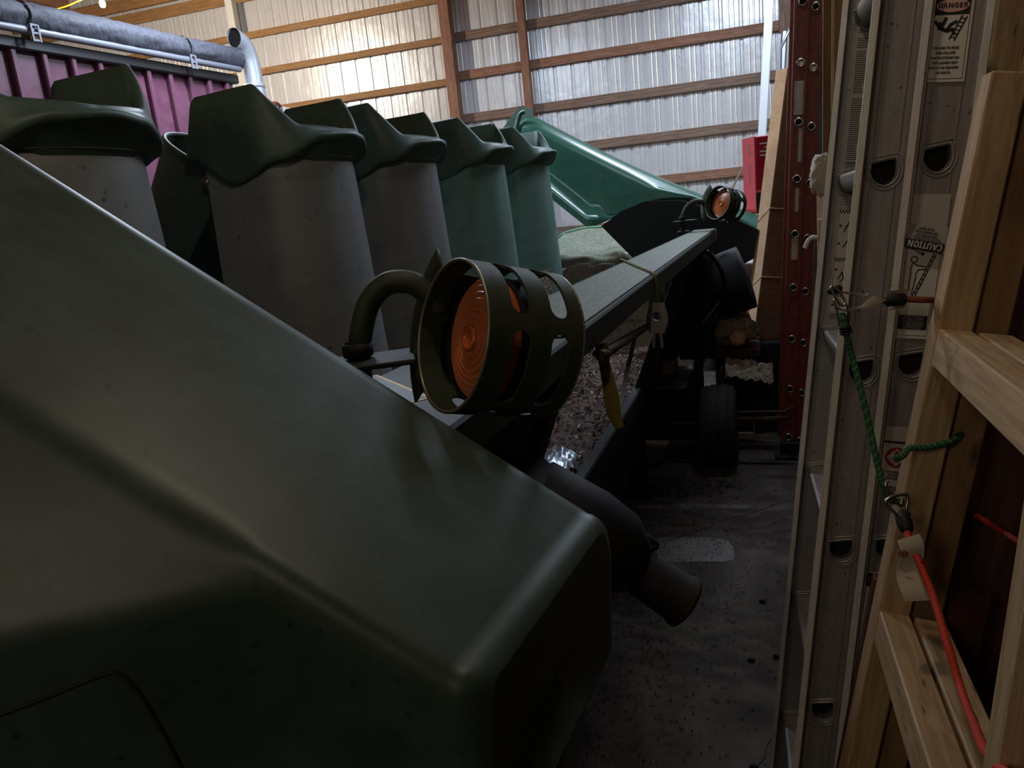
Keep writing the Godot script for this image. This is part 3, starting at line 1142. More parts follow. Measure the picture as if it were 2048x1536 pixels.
	box(st, Transform3D(Basis(), Vector3(foot.x, 1.395, foot.z - 0.02)), Vector3(0.07, 0.012, 0.12), 0.002)
	put("pipe_clamp", st, M.dark_green, head)

func driveline(head: Node):
	# knuckle joint and shielded shaft sticking out behind the near end hood
	var a := Vector3(-0.37, 0.985, -1.425)
	var b := Vector3(-0.232, 0.866, -1.455)
	var d := (b - a).normalized()
	var x := d.cross(Vector3.UP).normalized()
	var X := Transform3D(Basis(x, d, x.cross(d)), a)
	var st := mb()
	lathe(st, [Vector2(0.0, -0.20), Vector2(0.085, -0.19), Vector2(0.098, -0.06), Vector2(0.092, 0.02), Vector2(0.062, 0.07), Vector2(0.045, 0.08)], 24, X)
	var body := put("driveline", st, M.black_plastic, head, "dark drive shaft with a knuckle joint")
	st = mb()
	lathe(st, [Vector2(0.040, 0.06), Vector2(0.050, 0.085), Vector2(0.0515, 0.185), Vector2(0.055, 0.188), Vector2(0.055, 0.20), Vector2(0.045, 0.20), Vector2(0.042, 0.15), Vector2(0, 0.15)], 28, X)
	put("shaft_tube", st, M.rubber, body)
	st = mb()
	lathe(st, [Vector2(0.0530, 0.190), Vector2(0.0570, 0.192), Vector2(0.0570, 0.202), Vector2(0.048, 0.203)], 28, X)
	put("rusty_ring", st, M.rusty, body, "rusty end ring")
	st = mb()
	tube(st, curve([Vector3(-0.42, 1.085, -1.44), Vector3(-0.391, 1.060, -1.442), Vector3(-0.334, 1.022, -1.455), Vector3(-0.276, 0.982, -1.467), Vector3(-0.290, 0.974, -1.455), Vector3(-0.353, 1.002, -1.442), Vector3(-0.42, 1.05, -1.43)], 6), 0.007, 8)
	put("shield_loop", st, M.black_plastic, body)
	st = mb()
	box(st, Transform3D(Basis(), Vector3(-0.56, 1.05, -1.36)), Vector3(0.20, 0.26, 0.20), 0.03)
	put("gear_case", st, M.black_plastic, head)

# ---------------------------------------------------------------- the grain truck
func grain_truck():
	var t = thing("grain_truck", "dark red ribbed grain truck box with a rolled grey tarp along its top", "truck")
	var X := -4.753
	var z0 := -0.6
	var z1 := -6.25
	var st := mb()
	box(st, Transform3D(Basis(), Vector3(X - 1.2, 2.16, (z0 + z1) * 0.5)), Vector3(2.38, 1.76, z0 - z1), 0.02)
	var body := put("box_body", st, M.truck_red, t)
	st = mb()
	box(st, Transform3D(Basis(), Vector3(0, 0, 0)), Vector3(0.045, 1.72, 0.045), 0.008)
	var rib := mesh_of(st)
	for k in 24:
		put_mesh("rib", rib, M.truck_red, body, Transform3D(Basis(), Vector3(X + 0.012, 2.13, z1 + 0.13 + k * 0.233)))
	st = mb()
	box(st, Transform3D(Basis(), Vector3(X + 0.01, 3.02, (z0 + z1) * 0.5)), Vector3(0.09, 0.075, z0 - z1 + 0.02), 0.01)
	put("top_rail", st, M.truck_edge, body)
	# rolled tarp and the tube under it
	st = mb()
	var g := []
	var r := RandomNumberGenerator.new()
	r.seed = 5
	var n := FastNoiseLite.new()
	n.seed = 8
	n.frequency = 1.0
	for i in 111:
		var z: float = lerp(z0, z1 - 0.02, i / 110.0)
		var row := []
		var pinch := 0.0
		for c in [-4.13, -5.60]:
			pinch = max(pinch, exp(-pow((z - c) / 0.06, 2)))
		for k in 28:
			var a := TAU * k / 28.0
			var rr: float = 0.098 + 0.011 * n.get_noise_3d(z * 7.0, cos(a) * 1.3, sin(a) * 1.3) + 0.012 * n.get_noise_3d(z * 1.5, a, 3.0) - 0.016 * pinch
			row.append(Vector3(X + 0.055 + cos(a) * rr, 3.19 + sin(a) * rr, z))
		g.append(row)
	grid(st, g, true)
	for e in [0, 110]:
		for k in range(1, 27):
			tri(st, g[e][0], g[e][k], g[e][k + 1])
	put("tarp_roll", st, M.tarp_grey, t, "rolled grey tarp")
	st = mb()
	tube(st, [Vector3(X + 0.10, 3.095, z0), Vector3(X + 0.10, 3.095, z1 + 0.02)], 0.027, 14)
	put("tarp_tube", st, M.rail_grey, t)
	for z in [-4.13, -5.60]:
		st = mb()
		var loop := []
		for k in 15:
			var a: float = lerp(-0.9, 2.6, k / 14.0)
			loop.append(Vector3(X + 0.055 + cos(a) * 0.097, 3.19 + sin(a) * 0.097, z))
		var band := []
		for p in loop:
			band.append([p + Vector3(0, 0, -0.014), p + Vector3(0, 0, 0.014)])
		sheet(st, band, 0.003)
		put("tarp_strap", st, M.tarp_grey, t)
		st = mb()
		for s in [-0.026, 0.026]:
			box(st, Transform3D(Basis(), Vector3(X + 0.137, 3.075, z + s)), Vector3(0.012, 0.11, 0.018), 0.003)
		for y in [3.03, 3.075, 3.125]:
			box(st, Transform3D(Basis(), Vector3(X + 0.135, y, z)), Vector3(0.012, 0.016, 0.06), 0.003)
		put("strap_clip", st, M.rail_grey, t)
	# exhaust stack with a slash-cut elbow
	st = mb()
	var sx := -4.66
	var sz := -6.42
	tube(st, [Vector3(sx, 1.4, sz), Vector3(sx, 2.98, sz)], 0.088, 22)
	lathe(st, [Vector2(0.088, 2.95), Vector2(0.096, 2.955), Vector2(0.096, 2.985), Vector2(0.082, 2.99)], 22, Transform3D(Basis(), Vector3(sx, 0, sz)))
	var stack := put("exhaust_stack", st, M.bright_steel, t)
	st = mb()
	g = []
	var cx := [Vector3(sx, 2.98, sz), Vector3(sx, 3.10, sz), Vector3(sx, 3.22, sz + 0.015), Vector3(sx, 3.32, sz + 0.07), Vector3(sx - 0.01, 3.37, sz + 0.17)]
	var path := curve(cx, 7)
	for i in path.size():
		var d: Vector3 = (path[min(i + 1, path.size() - 1)] - path[max(i - 1, 0)]).normalized()
		if i == path.size() - 1: d = (d + Vector3(-0.1, -0.5, 0.5)).normalized()
		elif i > path.size() - 7: d = (d + Vector3(-0.02, -0.06, 0.08) * (i - path.size() + 7)).normalized()
		var ux := d.cross(Vector3(0.7, 0, 0.7)).normalized()
		var uy := d.cross(ux)
		var row := []
		for k in 24:
			var a := TAU * k / 24
			row.append(path[i] + (ux * cos(a) + uy * sin(a)) * 0.082)
		g.append(row)
	grid(st, g, true)
	put("elbow", st, M.bright_steel, stack)
	st = mb()
	var lastr: Array = g[g.size() - 2]
	var cc := Vector3.ZERO
	for p in lastr: cc += p
	cc /= 24.0
	for k in 24:
		tri(st, cc, lastr[k], lastr[(k + 1) % 24])
	put("stack_mouth_shade", st, M.hole_dark, stack)  # black disc paints the dark inside of the pipe
	# cab hood and mirror that peep over the row hoods
	st = mb()
	g = []
	for i in 9:
		var u := i / 8.0
		var row := []
		for k in 11:
			var v := k / 10.0
			row.append(Vector3(-5.7 + 1.55 * u, 2.52 + 0.55 * sin(clamp(1.0 - u, 0, 1) * 1.4) - 0.10 * v, lerp(-6.8, -8.4, v)))
		g.append(row)
	sheet(st, g, 0.03)
	put("cab_bonnet", st, M.white_truck, t)
	st = mb()
	var mp := Transform3D(Basis(Vector3.RIGHT, PI / 2), Vector3(-4.65, 2.765, -6.65))
	lathe(st, [Vector2(0, 0.05), Vector2(0.05, 0.045), Vector2(0.085, 0.015), Vector2(0.09, -0.01), Vector2(0.082, -0.02), Vector2(0, -0.016)], 24, mp)
	tube(st, [Vector3(-4.65, 2.76, -6.70), Vector3(-4.75, 2.7, -6.78), Vector3(-4.9, 2.66, -6.95)], 0.012, 8)
	put("mirror", st, M.chrome, t)
	# running gear hidden behind the corn head
	st = mb()
	box(st, Transform3D(Basis(), Vector3(X - 1.2, 1.1, -4.6)), Vector3(0.9, 0.36, 8.0), 0.02)
	put("chassis", st, M.black_plastic, t)
	for z in [-1.8, -3.1, -7.6]:
		for x in [X - 0.2, X - 2.2]:
			st = mb()
			lathe(st, [Vector2(0, -0.12), Vector2(0.3, -0.13), Vector2(0.5, -0.13), Vector2(0.55, -0.08), Vector2(0.55, 0.08), Vector2(0.5, 0.13), Vector2(0.3, 0.13), Vector2(0, 0.12)], 28, Transform3D(Basis(Vector3(0, 0, 1), PI / 2), Vector3(x, 0.55, z)))
			put("wheel", st, M.rubber, t)

# ---------------------------------------------------------------- ladders
func power_cord():
	var st := mb()
	tube(st, curve([Vector3(-6.69, 4.245, -6.88), Vector3(-6.74, 4.23, -6.87), Vector3(-6.92, 4.17, -6.80), Vector3(-7.20, 4.12, -6.72), Vector3(-7.9, 4.1, -6.5), Vector3(-9.2, 5.0, -6.2), Vector3(-9.3, 5.36, -6.2)], 8), 0.010, 8)
	tag(put("power_cord", st, M.yellow_cord), "yellow power cord slanting away to the left of the bulb above the truck", "cord")

func d_shape(w: float, top: float, bottom: float, grow: float, turn: float) -> PackedVector2Array:
	var o := PackedVector2Array()
	var n := 26
	for k in n:
		var a := TAU * (k + 0.5) / n
		var p := Vector2(cos(a), sin(a))
		# superellipse below, flat above
		if p.y > 0:
			var s: float = min(1.0 / max(abs(p.x), 0.0001), 1.0 / max(p.y, 0.0001))
			p = Vector2(clamp(p.x * s, -1, 1) * (w + grow), min(p.y * s, 1.0) * (top + grow))
		else:
			p = Vector2(p.x * (w + grow), p.y * (bottom + grow))
		o.append(p.rotated(turn))
	return o

# side rail with rung holes in its web; flanges towards +z, or -z for sign -1
func ladder_rail(st: SurfaceTool, x0: float, x1: float, z: float, y0: float, y1: float, rungs: Array, rx: float, hole: PackedVector2Array, flange: float, lip := 0.0035):
	var map := func(p: Vector2, side: int) -> Vector3: return Vector3(p.x, p.y, z - 0.0022 * side)
	var y := y0
	for i in rungs.size():
		var top: float = y1 if i == rungs.size() - 1 else (rungs[i] + rungs[i + 1]) * 0.5
		var h := PackedVector2Array()
		for p in hole: h.append(p + Vector2(rx, rungs[i]))
		holed(st, Rect2(x0, y, x1 - x0, top - y), h, map, 1)
		y = top
	for e in [x0, x1]:
		box(st, Transform3D(Basis(), Vector3(e, (y0 + y1) * 0.5, z + flange * 0.5)), Vector3(0.003, y1 - y0, abs(flange)), 0.0008)
		if lip < 0.003: box(st, Transform3D(Basis(), Vector3(e, (y0 + y1) * 0.5, z + flange)), Vector3(lip * 2.0, y1 - y0, 0.004), 0.0018)
	# two thin ribs rolled into the web
	for f in [0.26, 0.76]:
		box(st, Transform3D(Basis(), Vector3(lerp(x0, x1, f), (y0 + y1) * 0.5, z)), Vector3(0.0016, y1 - y0, 0.0035), 0.0007)

func ladder_basis(lean: float, tilt: float) -> Basis:
	return Basis(Vector3.UP, WALL_YAW) * Basis(Vector3(0, 0, 1), -lean) * Basis(Vector3.RIGHT, tilt)

func aluminium_ladder():
	var B := ladder_basis(0.105, -0.045)
	var t = thing("extension_ladder", "tall aluminium extension ladder with warning stickers leaning beside the pine frames", "ladder", Vector3(0.132, 1.688, -1.31) - B.y * 1.70, B)
	var turn := 0.23
	var hole := d_shape(0.0185, 0.0125, 0.0225, 0.0, turn)
	var secs := [[0.0, 0.0, -0.037, 0.034, 1.70, 0.0, 3.55, 0.020], [0.067, 0.013, 0.0285, 0.106, 1.718, 0.25, 3.85, 0.018]]
	for s in secs.size():
		var c: Array = secs[s]
		var rungs := []
		for k in range(-8, 9):
			var y: float = c[4] + k * 0.3048
			if y > c[5] + 0.08 and y < c[6] - 0.08: rungs.append(y)
		var st := mb()
		ladder_rail(st, c[2], c[3], c[1], c[5], c[6], rungs, c[0], hole, c[7])
		var near_rail := put("side_rail", st, M.aluminium, t)
		for e in [c[2], c[3]]:
			for zz in [c[1], -0.41 + c[1] * 0.5]:
				st = mb()
				box(st, Transform3D(Basis(), Vector3(e, (c[5] + c[6]) * 0.5, zz + c[7])), Vector3(0.0105, c[6] - c[5], 0.0050), 0.002)
				put("rail_lip", st, M.aluminium_lit_edge, near_rail)  # edge highlight put into the lip colour
		st = mb()
		ladder_rail(st, c[2], c[3], -0.41 + c[1] * 0.5, c[5], c[6], rungs, c[0], hole, c[7])
		put("side_rail", st, M.aluminium, t)
		# rung: a hollow D tube; collar: two swaged rings round its end
		st = mb()
		var a := []
		var b := []
		for p in d_shape(0.0185, 0.0125, 0.0225, -0.0004, turn):
			a.append(Vector3(p.x, p.y, 0.001))
			b.append(Vector3(p.x, p.y, -0.413))
		grid(st, [b, a], true)
		var rung := mesh_of(st)
		st = mb()
		for e in [[0.0022, 0.0016], [0.0072, 0.0012]]:
			for z in [0.0, -0.41]:
				var ring := []
				for p in d_shape(0.0185, 0.0125, 0.0225, e[0], turn):
					ring.append(Vector3(p.x, p.y, z + 0.0006))
				tube(st, ring, e[1], 6, true)
		var collar := mesh_of(st)
		st = mb()
		prism(st, d_shape(0.0185, 0.0125, 0.0225, -0.0006, turn), 0.002, Transform3D(Basis(), Vector3(0, 0, -0.022)))  # near-black disc paints the shade inside the hollow rung
		var bore_disc := mesh_of(st)
		for y in rungs:
			var at := Transform3D(Basis(), Vector3(c[0], y, c[1]))
			var r := put_mesh("rung", rung, M.aluminium, t, at)
			put_mesh("rung_collar", collar, M.aluminium, r)
			put_mesh("rung_bore_disc", bore_disc, M.hole_dark, r)
	ladder_labels(t)

func plate(t: Node, called: String, x0: float, y0: float, x1: float, y1: float, z: float, m: Material, label := "") -> MeshInstance3D:
	var st := mb()
	box(st, Transform3D(Basis(), Vector3((x0 + x1) * 0.5, (y0 + y1) * 0.5, z)), Vector3(x1 - x0, y1 - y0, 0.0006), 0.0001)
	return put(called, st, m, t, label)

func inked(parent: Node, called: String, x0: float, y0: float, x1: float, y1: float, z: float, m: Material) -> MeshInstance3D:
	return plate(parent, called, x0, y0, x1, y1, z, m)

func frame_line(parent: Node, x0: float, y0: float, x1: float, y1: float, z: float, w: float, m: Material):
	var st := mb()
	for e in [[x0, y0, x1, y0], [x0, y1, x1, y1], [x0, y0, x0, y1], [x1, y0, x1, y1]]:
		box(st, Transform3D(Basis(), Vector3((e[0] + e[2]) * 0.5, (e[1] + e[3]) * 0.5, z)), Vector3(abs(e[2] - e[0]) + w, abs(e[3] - e[1]) + w, 0.0005), 0.0)
	put("border", st, m, parent)

func strokes(parent: Node, called: String, lines: Array, r: float, z: float, m: Material):
	var st := mb()
	for l in lines:
		var pts := []
		for i in range(0, l.size(), 2): pts.append(Vector3(l[i], l[i + 1], z))
		for i in pts.size() - 1:
			var a: Vector3 = pts[i]
			var b: Vector3 = pts[i + 1]
			var d := (b - a).normalized()
			box(st, Transform3D(Basis(d.cross(Vector3(0, 0, 1)) * -1.0, d, Vector3(0, 0, 1)), (a + b) * 0.5), Vector3(r * 2.0, a.distance_to(b) + r, 0.0005), 0.0)
	put(called, st, m, parent)

func ladder_labels(t: Node):
	var Z := 0.0155
	# falling-hazard label
	var L := plate(t, "warning_label", 0.036, 1.8235, 0.0885, 1.958, Z, M.label_white, "white danger label with a falling figure")
	frame_line(L, 0.0395, 1.8285, 0.085, 1.954, Z + 0.0004, 0.0007, M.ink)
	inked(L, "header", 0.0405, 1.921, 0.084, 1.953, Z + 0.0005, M.ink)
	var st := mb()
	var ov := PackedVector2Array()
	for k in 32: ov.append(Vector2(cos(TAU * k / 32) * 0.0205, sin(TAU * k / 32) * 0.0095))
	prism(st, ov, 0.0006, Transform3D(Basis(), Vector3(0.0622, 1.934, Z + 0.0006)))
	put("oval", st, M.pink_oval, L)
	lettering(L, "DANGER", 0.0098, Transform3D(Basis(), Vector3(0.0622, 1.934, Z + 0.0014)), M.ink, 0.95)
	strokes(L, "ladder_sign", [[0.0625, 1.886, 0.0755, 1.919], [0.0690, 1.884, 0.0815, 1.917]], 0.0009, Z + 0.0006, M.ink)
	var rr := []
	for k in 6:
		var f := k / 5.0
		rr.append([lerp(0.0640, 0.0745, f), lerp(1.889, 1.9155, f), lerp(0.0705, 0.0805, f), lerp(1.8875, 1.914, f)])
	strokes(L, "ladder_sign", rr, 0.0007, Z + 0.0006, M.ink)
	strokes(L, "figure", [[0.0475, 1.902, 0.0575, 1.898], [0.0525, 1.9005, 0.058, 1.899], [0.0480, 1.9035, 0.0425, 1.912], [0.0515, 1.904, 0.0555, 1.9165], [0.0575, 1.8985, 0.0625, 1.907, 0.0690, 1.911], [0.0585, 1.8975, 0.0655, 1.900, 0.0680, 1.893]], 0.0021, Z + 0.0007, M.ink)
	st = mb()
	ov = PackedVector2Array()
	for k in 20: ov.append(Vector2(cos(TAU * k / 20) * 0.0034, sin(TAU * k / 20) * 0.0034))
	prism(st, ov, 0.0006, Transform3D(Basis(), Vector3(0.0485, 1.9075, Z + 0.0005)))
	put("figure", st, M.ink, L)
	var lines := ["FAILURE TO READ", "AND FOLLOW", "INSTRUCTIONS ON", "THIS LADDER MAY", "RESULT IN INJURIES", "OR DEATH."]
	for k in lines.size():
		lettering(L, lines[k], 0.0047, Transform3D(Basis(), Vector3(0.0600, 1.8735 - k * 0.0072, Z + 0.0008)), M.ink, 0.84)
	L.transform = Transform3D(Basis().scaled(Vector3(1, 0.91, 1)), Vector3(0, 0.1591, 0))
	# peeled caution label: bare backing, folded flap, picture and text
	L = plate(t, "caution_label", 0.0405, 1.512, 0.0915, 1.664, Z - 0.0002, M.label_clear, "pale caution label with a peeled fold and a figure by a ladder")
	inked(L, "picture_panel", 0.0405, 1.513, 0.0895, 1.602, Z + 0.0003, M.label_white)
	frame_line(L, 0.0425, 1.514, 0.0875, 1.600, Z + 0.0008, 0.0006, M.ink)
	st = mb()
	var g := []
	for i in 7:
		var f := i / 6.0
		g.append([Vector3(lerp(0.0400, 0.0345, f), lerp(1.622, 1.590, f), Z + 0.001 + 0.010 * sin(f * 1.4)), Vector3(lerp(0.0930, 0.0905, f), lerp(1.617, 1.578, f), Z + 0.001 + 0.010 * sin(f * 1.4))])
	sheet(st, g, 0.0004)
	put("folded_flap", st, M.label_grey, L)
	var fb := Basis(Vector3(0, 0, 1), PI - 0.16)
	st = mb()
	prism(st, V2([-0.0260, -0.0062, 0.0262, -0.0062, 0.0266, 0.0068, -0.0258, 0.0068]), 0.0005, Transform3D(fb, Vector3(0.0625, 1.5905, Z + 0.0112)))
	put("flap_band", st, M.ink, L)
	lettering(L, "CAUTION", 0.0132, Transform3D(fb, Vector3(0.0625, 1.5905, Z + 0.0122)), M.label_white, 0.82)
	for k in 4:
		lettering(L, ["FAILURE TO FOLLOW ALL", "INSTRUCTIONS ON", "THIS LADDER COULD", "CAUSE INJURY"][k], 0.0042, Transform3D(fb, Vector3(0.0640, 1.6005 + k * 0.0046, Z + 0.0100 - k * 0.0018)), M.ink, 0.8, false)
	strokes(L, "climb_sign", [[0.0560, 1.515, 0.0785, 1.578], [0.0600, 1.515, 0.0815, 1.577]], 0.0007, Z + 0.0009, M.ink)
	rr = []
	for k in 9:
		var f := (k + 0.5) / 9.0
		rr.append([lerp(0.0565, 0.0785, f), lerp(1.517, 1.5775, f), lerp(0.0595, 0.0812, f), lerp(1.5165, 1.5765, f)])
	strokes(L, "climb_sign", rr, 0.0009, Z + 0.0009, M.ink)
	var head := []
	for k in 21: head.append_array([0.0530 + cos(TAU * k / 20) * 0.0044, 1.5690 + sin(TAU * k / 20) * 0.0044])
	strokes(L, "figure", [head, [0.0518, 1.5645, 0.0495, 1.556, 0.0505, 1.545, 0.0495, 1.534, 0.0505, 1.524, 0.0490, 1.516], [0.0535, 1.5645, 0.0560, 1.561, 0.0695, 1.5585], [0.0700, 1.5555, 0.0600, 1.554, 0.0572, 1.548, 0.0578, 1.543, 0.0545, 1.516]], 0.0007, Z + 0.0009, M.ink)
	strokes(L, "arrow", [[0.0540, 1.5815, 0.0655, 1.5765], [0.0625, 1.5800, 0.0655, 1.5765, 0.0622, 1.5758]], 0.0008, Z + 0.0009, M.ink)
	lettering(L, "LOCKS", 0.0040, Transform3D(Basis(), Vector3(0.0525, 1.5850, Z + 0.0010)), M.ink, 0.9)
	# text label under the hook
	L = plate(t, "text_label", 0.0365, 1.450, 0.0845, 1.511, Z - 0.0001, M.label_white, "small white label with a black text box")
	frame_line(L, 0.0395, 1.455, 0.0825, 1.509, Z + 0.0004, 0.0005, M.ink)
	inked(L, "text_box", 0.0415, 1.464, 0.0810, 1.4855, Z + 0.0004, M.ink)
	lines = ["1. DO NOT OVER-REACH.", "KEEP BODY CENTERED", "BETWEEN SIDERAILS.", "2. EXTEND LADDER ONE", "TO THREE FEET ABOVE", "ROOF FOR ACCESS."]
	for k in lines.size():
		lettering(L, lines[k], 0.0032, Transform3D(Basis(), Vector3(0.0612, 1.4833 - k * 0.0034, Z + 0.0008)), M.ink_pale, 0.88)
	# red diamond label low down
	L = plate(t, "electric_label", 0.0425, 1.212, 0.0880, 1.310, Z - 0.0001, M.label_clear, "worn label with a red round sign about wires")
	inked(L, "torn_strip", 0.0425, 1.283, 0.0880, 1.2865, Z + 0.0003, M.ink)
	st = mb()
	ov = PackedVector2Array()
	for k in 32: ov.append(Vector2(cos(TAU * k / 32) * 0.0165, sin(TAU * k / 32) * 0.0165))
	prism(st, ov, 0.0005, Transform3D(Basis(), Vector3(0.0625, 1.2600, Z + 0.0003)))
	put("red_disc", st, M.ink_red, L)
	st = mb()
	prism(st, V2([-0.0145, 0, 0, -0.0145, 0.0145, 0, 0, 0.0145]), 0.0005, Transform3D(Basis(), Vector3(0.0625, 1.2600, Z + 0.0007)))
	put("diamond", st, M.label_clear, L)
	st = mb()
	prism(st, V2([-0.0022, 0.0005, 0.0022, 0.0005, 0.0022, 0.006, 0.0045, 0.006, 0, 0.0115, -0.0045, 0.006, -0.0022, 0.006]), 0.0005, Transform3D(Basis(), Vector3(0.0625, 1.2600, Z + 0.0010)))
	put("arrow", st, M.ink_red, L)
	lettering(L, "WATCH FOR", 0.0036, Transform3D(Basis(), Vector3(0.0625, 1.2575, Z + 0.0014)), M.ink_red, 0.85)
	lettering(L, "WIRES", 0.0036, Transform3D(Basis(), Vector3(0.0625, 1.2535, Z + 0.0014)), M.ink_red, 0.85)
	for k in 3:
		lettering(L, ["THIS PRODUCT", "CONDUCTS", "ELECTRICITY"][k], 0.0042, Transform3D(Basis(), Vector3(0.0625, 1.2355 - k * 0.0052, Z + 0.0008)), M.ink, 0.9)
	strokes(L, "lightning_sign", [[0.0475, 1.2375, 0.0455, 1.2325, 0.0475, 1.2325, 0.0445, 1.2265]], 0.0008, Z + 0.0008, M.ink_red)
	# lowest danger label, half hidden by the pine frame
	L = plate(t, "warning_label", 0.036, 0.835, 0.086, 1.062, Z - 0.0001, M.label_clear, "lowest danger label, half hidden by the pine frame")
	inked(L, "header", 0.038, 1.036, 0.084, 1.060, Z + 0.0004, M.ink)
	st = mb()
	ov = PackedVector2Array()
	for k in 32: ov.append(Vector2(cos(TAU * k / 32) * 0.019, sin(TAU * k / 32) * 0.008))
	prism(st, ov, 0.0005, Transform3D(Basis(), Vector3(0.061, 1.048, Z + 0.0008)))
	put("oval", st, M.ink_red, L)
	lettering(L, "DANGER", 0.009, Transform3D(Basis(), Vector3(0.061, 1.048, Z + 0.0014)), M.ink, 0.9)
	strokes(L, "ladder_sign", [[0.050, 0.955, 0.070, 1.025], [0.056, 0.953, 0.076, 1.022], [0.052, 0.962, 0.058, 0.960], [0.055, 0.973, 0.061, 0.971], [0.058, 0.984, 0.064, 0.982], [0.061, 0.995, 0.067, 0.993]], 0.0009, Z + 0.0006, M.ink)
	# far rail: long printed instructions and a checkered strip
	Z = -0.4015
	L = plate(t, "instruction_label", -0.012, 1.735, 0.026, 1.985, Z, M.label_grey, "long grey instruction label on the far rail")
	var bars := []
	for k in 62:
		var y := 1.978 - k * 0.0039
		if k in [2, 3, 9, 30, 31]: continue
		bars.append([-0.008, y, -0.008 + 0.030 * (0.75 + 0.25 * sin(k * 12.9898)), y])
	strokes(L, "fine_print", bars, 0.0006, Z + 0.0005, M.ink)
	L = plate(t, "checkered_label", -0.012, 1.435, 0.026, 1.650, Z, M.label_clear, "checkered instruction strip on the far rail")
	frame_line(L, -0.0095, 1.438, 0.0240, 1.647, Z + 0.0004, 0.0008, M.ink)
	st = mb()
	for y0 in [1.640, 1.545]:
		for k in 22:
			if k % 2 == 0:
				box(st, Transform3D(Basis(), Vector3(-0.0085 + 0.0030 * (k / 2), y0 + (0.0018 if (k / 2) % 2 == 0 else -0.0018), Z + 0.0004)), Vector3(0.003, 0.0036, 0.0005), 0.0)
	put("checker_band", st, M.ink, L)
	strokes(L, "picture_signs", [[0.002, 1.600, 0.020, 1.637], [0.006, 1.610, 0.012, 1.618, 0.016, 1.612, 0.020, 1.622], [0.004, 1.570, 0.010, 1.582, 0.016, 1.574, 0.019, 1.586], [0.000, 1.505, 0.007, 1.520, 0.010, 1.508, 0.018, 1.530], [0.004, 1.500, 0.016, 1.512], [0.002, 1.472, 0.012, 1.488, 0.018, 1.478]], 0.0011, Z + 0.0005, M.ink)
	bars = []
	for k in 16:
		var y := 1.4445 + k * 0.0033
		if k in [6, 7]: continue
		bars.append([-0.001, y, 0.020, y])
	strokes(L, "fine_print", bars, 0.0005, Z + 0.0005, M.ink)
	st = mb()
	for y in [1.612, 1.577, 1.525, 1.487, 1.452]:
		box(st, Transform3D(Basis(), Vector3(-0.005, y, Z + 0.0005)), Vector3(0.0042, 0.0042, 0.0005), 0.0)
	put("step_dots", st, M.ink, L)

func red_ladder():
	var B := ladder_basis(0.048, 0.0)
	var t = thing("fiberglass_ladder", "tall red fiberglass extension ladder with worn labels standing by the long carton", "ladder", Vector3(-0.043, 0.0, -4.74), B)
	var hole := PackedVector2Array()
	for k in 20: hole.append(Vector2(cos(TAU * (k + 0.5) / 20), sin(TAU * (k + 0.5) / 20)) * 0.0155)
	for s in 2:
		var rx := 0.0 if s == 0 else 0.067
		var x0 := -0.040 if s == 0 else 0.035
		var x1 := 0.034 if s == 0 else 0.104
		var z := 0.0 if s == 0 else -0.022
		var rungs := []
		for k in 14: rungs.append(0.13 + k * 0.3048 - (0.0 if s == 0 else 0.028))
		for zz in [z, z - 0.42]:
			var st := mb()
			ladder_rail(st, x0, x1, zz, 0.03, 4.25, rungs, rx, hole, -0.026, 0.0025)
			put("side_rail", st, M.red_fibre, t)
		var st2 := mb()
		lathe(st2, [Vector2(0.0150, -0.43), Vector2(0.0150, 0.004), Vector2(0.0165, 0.006), Vector2(0.0235, 0.005), Vector2(0.0245, 0.0005)], 20, Transform3D(Basis(Vector3.RIGHT, PI / 2), Vector3.ZERO))
		var rung := mesh_of(st2)
		st2 = mb()
		var disc := PackedVector2Array()
		for k in 16: disc.append(Vector2(cos(TAU * k / 16), sin(TAU * k / 16)) * 0.0148)
		prism(st2, disc, 0.002, Transform3D(Basis(), Vector3(0, 0, -0.03)))  # disc stands for the dark inside of the rung tube
		var bore_disc := mesh_of(st2)
		for i in rungs.size():
			var r := put_mesh("rung", rung, M.steel, t, Transform3D(Basis(), Vector3(rx, rungs[i], z)))
			put_mesh("rung_bore_disc", bore_disc, M.hole_dark if i != 7 else M.steel, r)
	# worn labels on the left rail
	for l in [[-0.028, 1.997, 0.020, 2.172], [0.000, 1.745, 0.021, 1.925], [-0.006, 1.475, 0.014, 1.605], [-0.018, 1.205, 0.018, 1.325]]:
		plate(t, "worn_label", l[0], l[1], l[2], l[3], 0.0012, M.label_worn)
	for s in [-0.002, 0.068]:
		var st := mb()
		box(st, Transform3D(Basis(), Vector3(s, 0.05, -0.012)), Vector3(0.085, 0.10, 0.05), 0.006)
		box(st, Transform3D(Basis(), Vector3(s - 0.012, 0.012, 0.006)), Vector3(0.12, 0.024, 0.10), 0.006)
		put("foot", st, M.black_plastic, t)

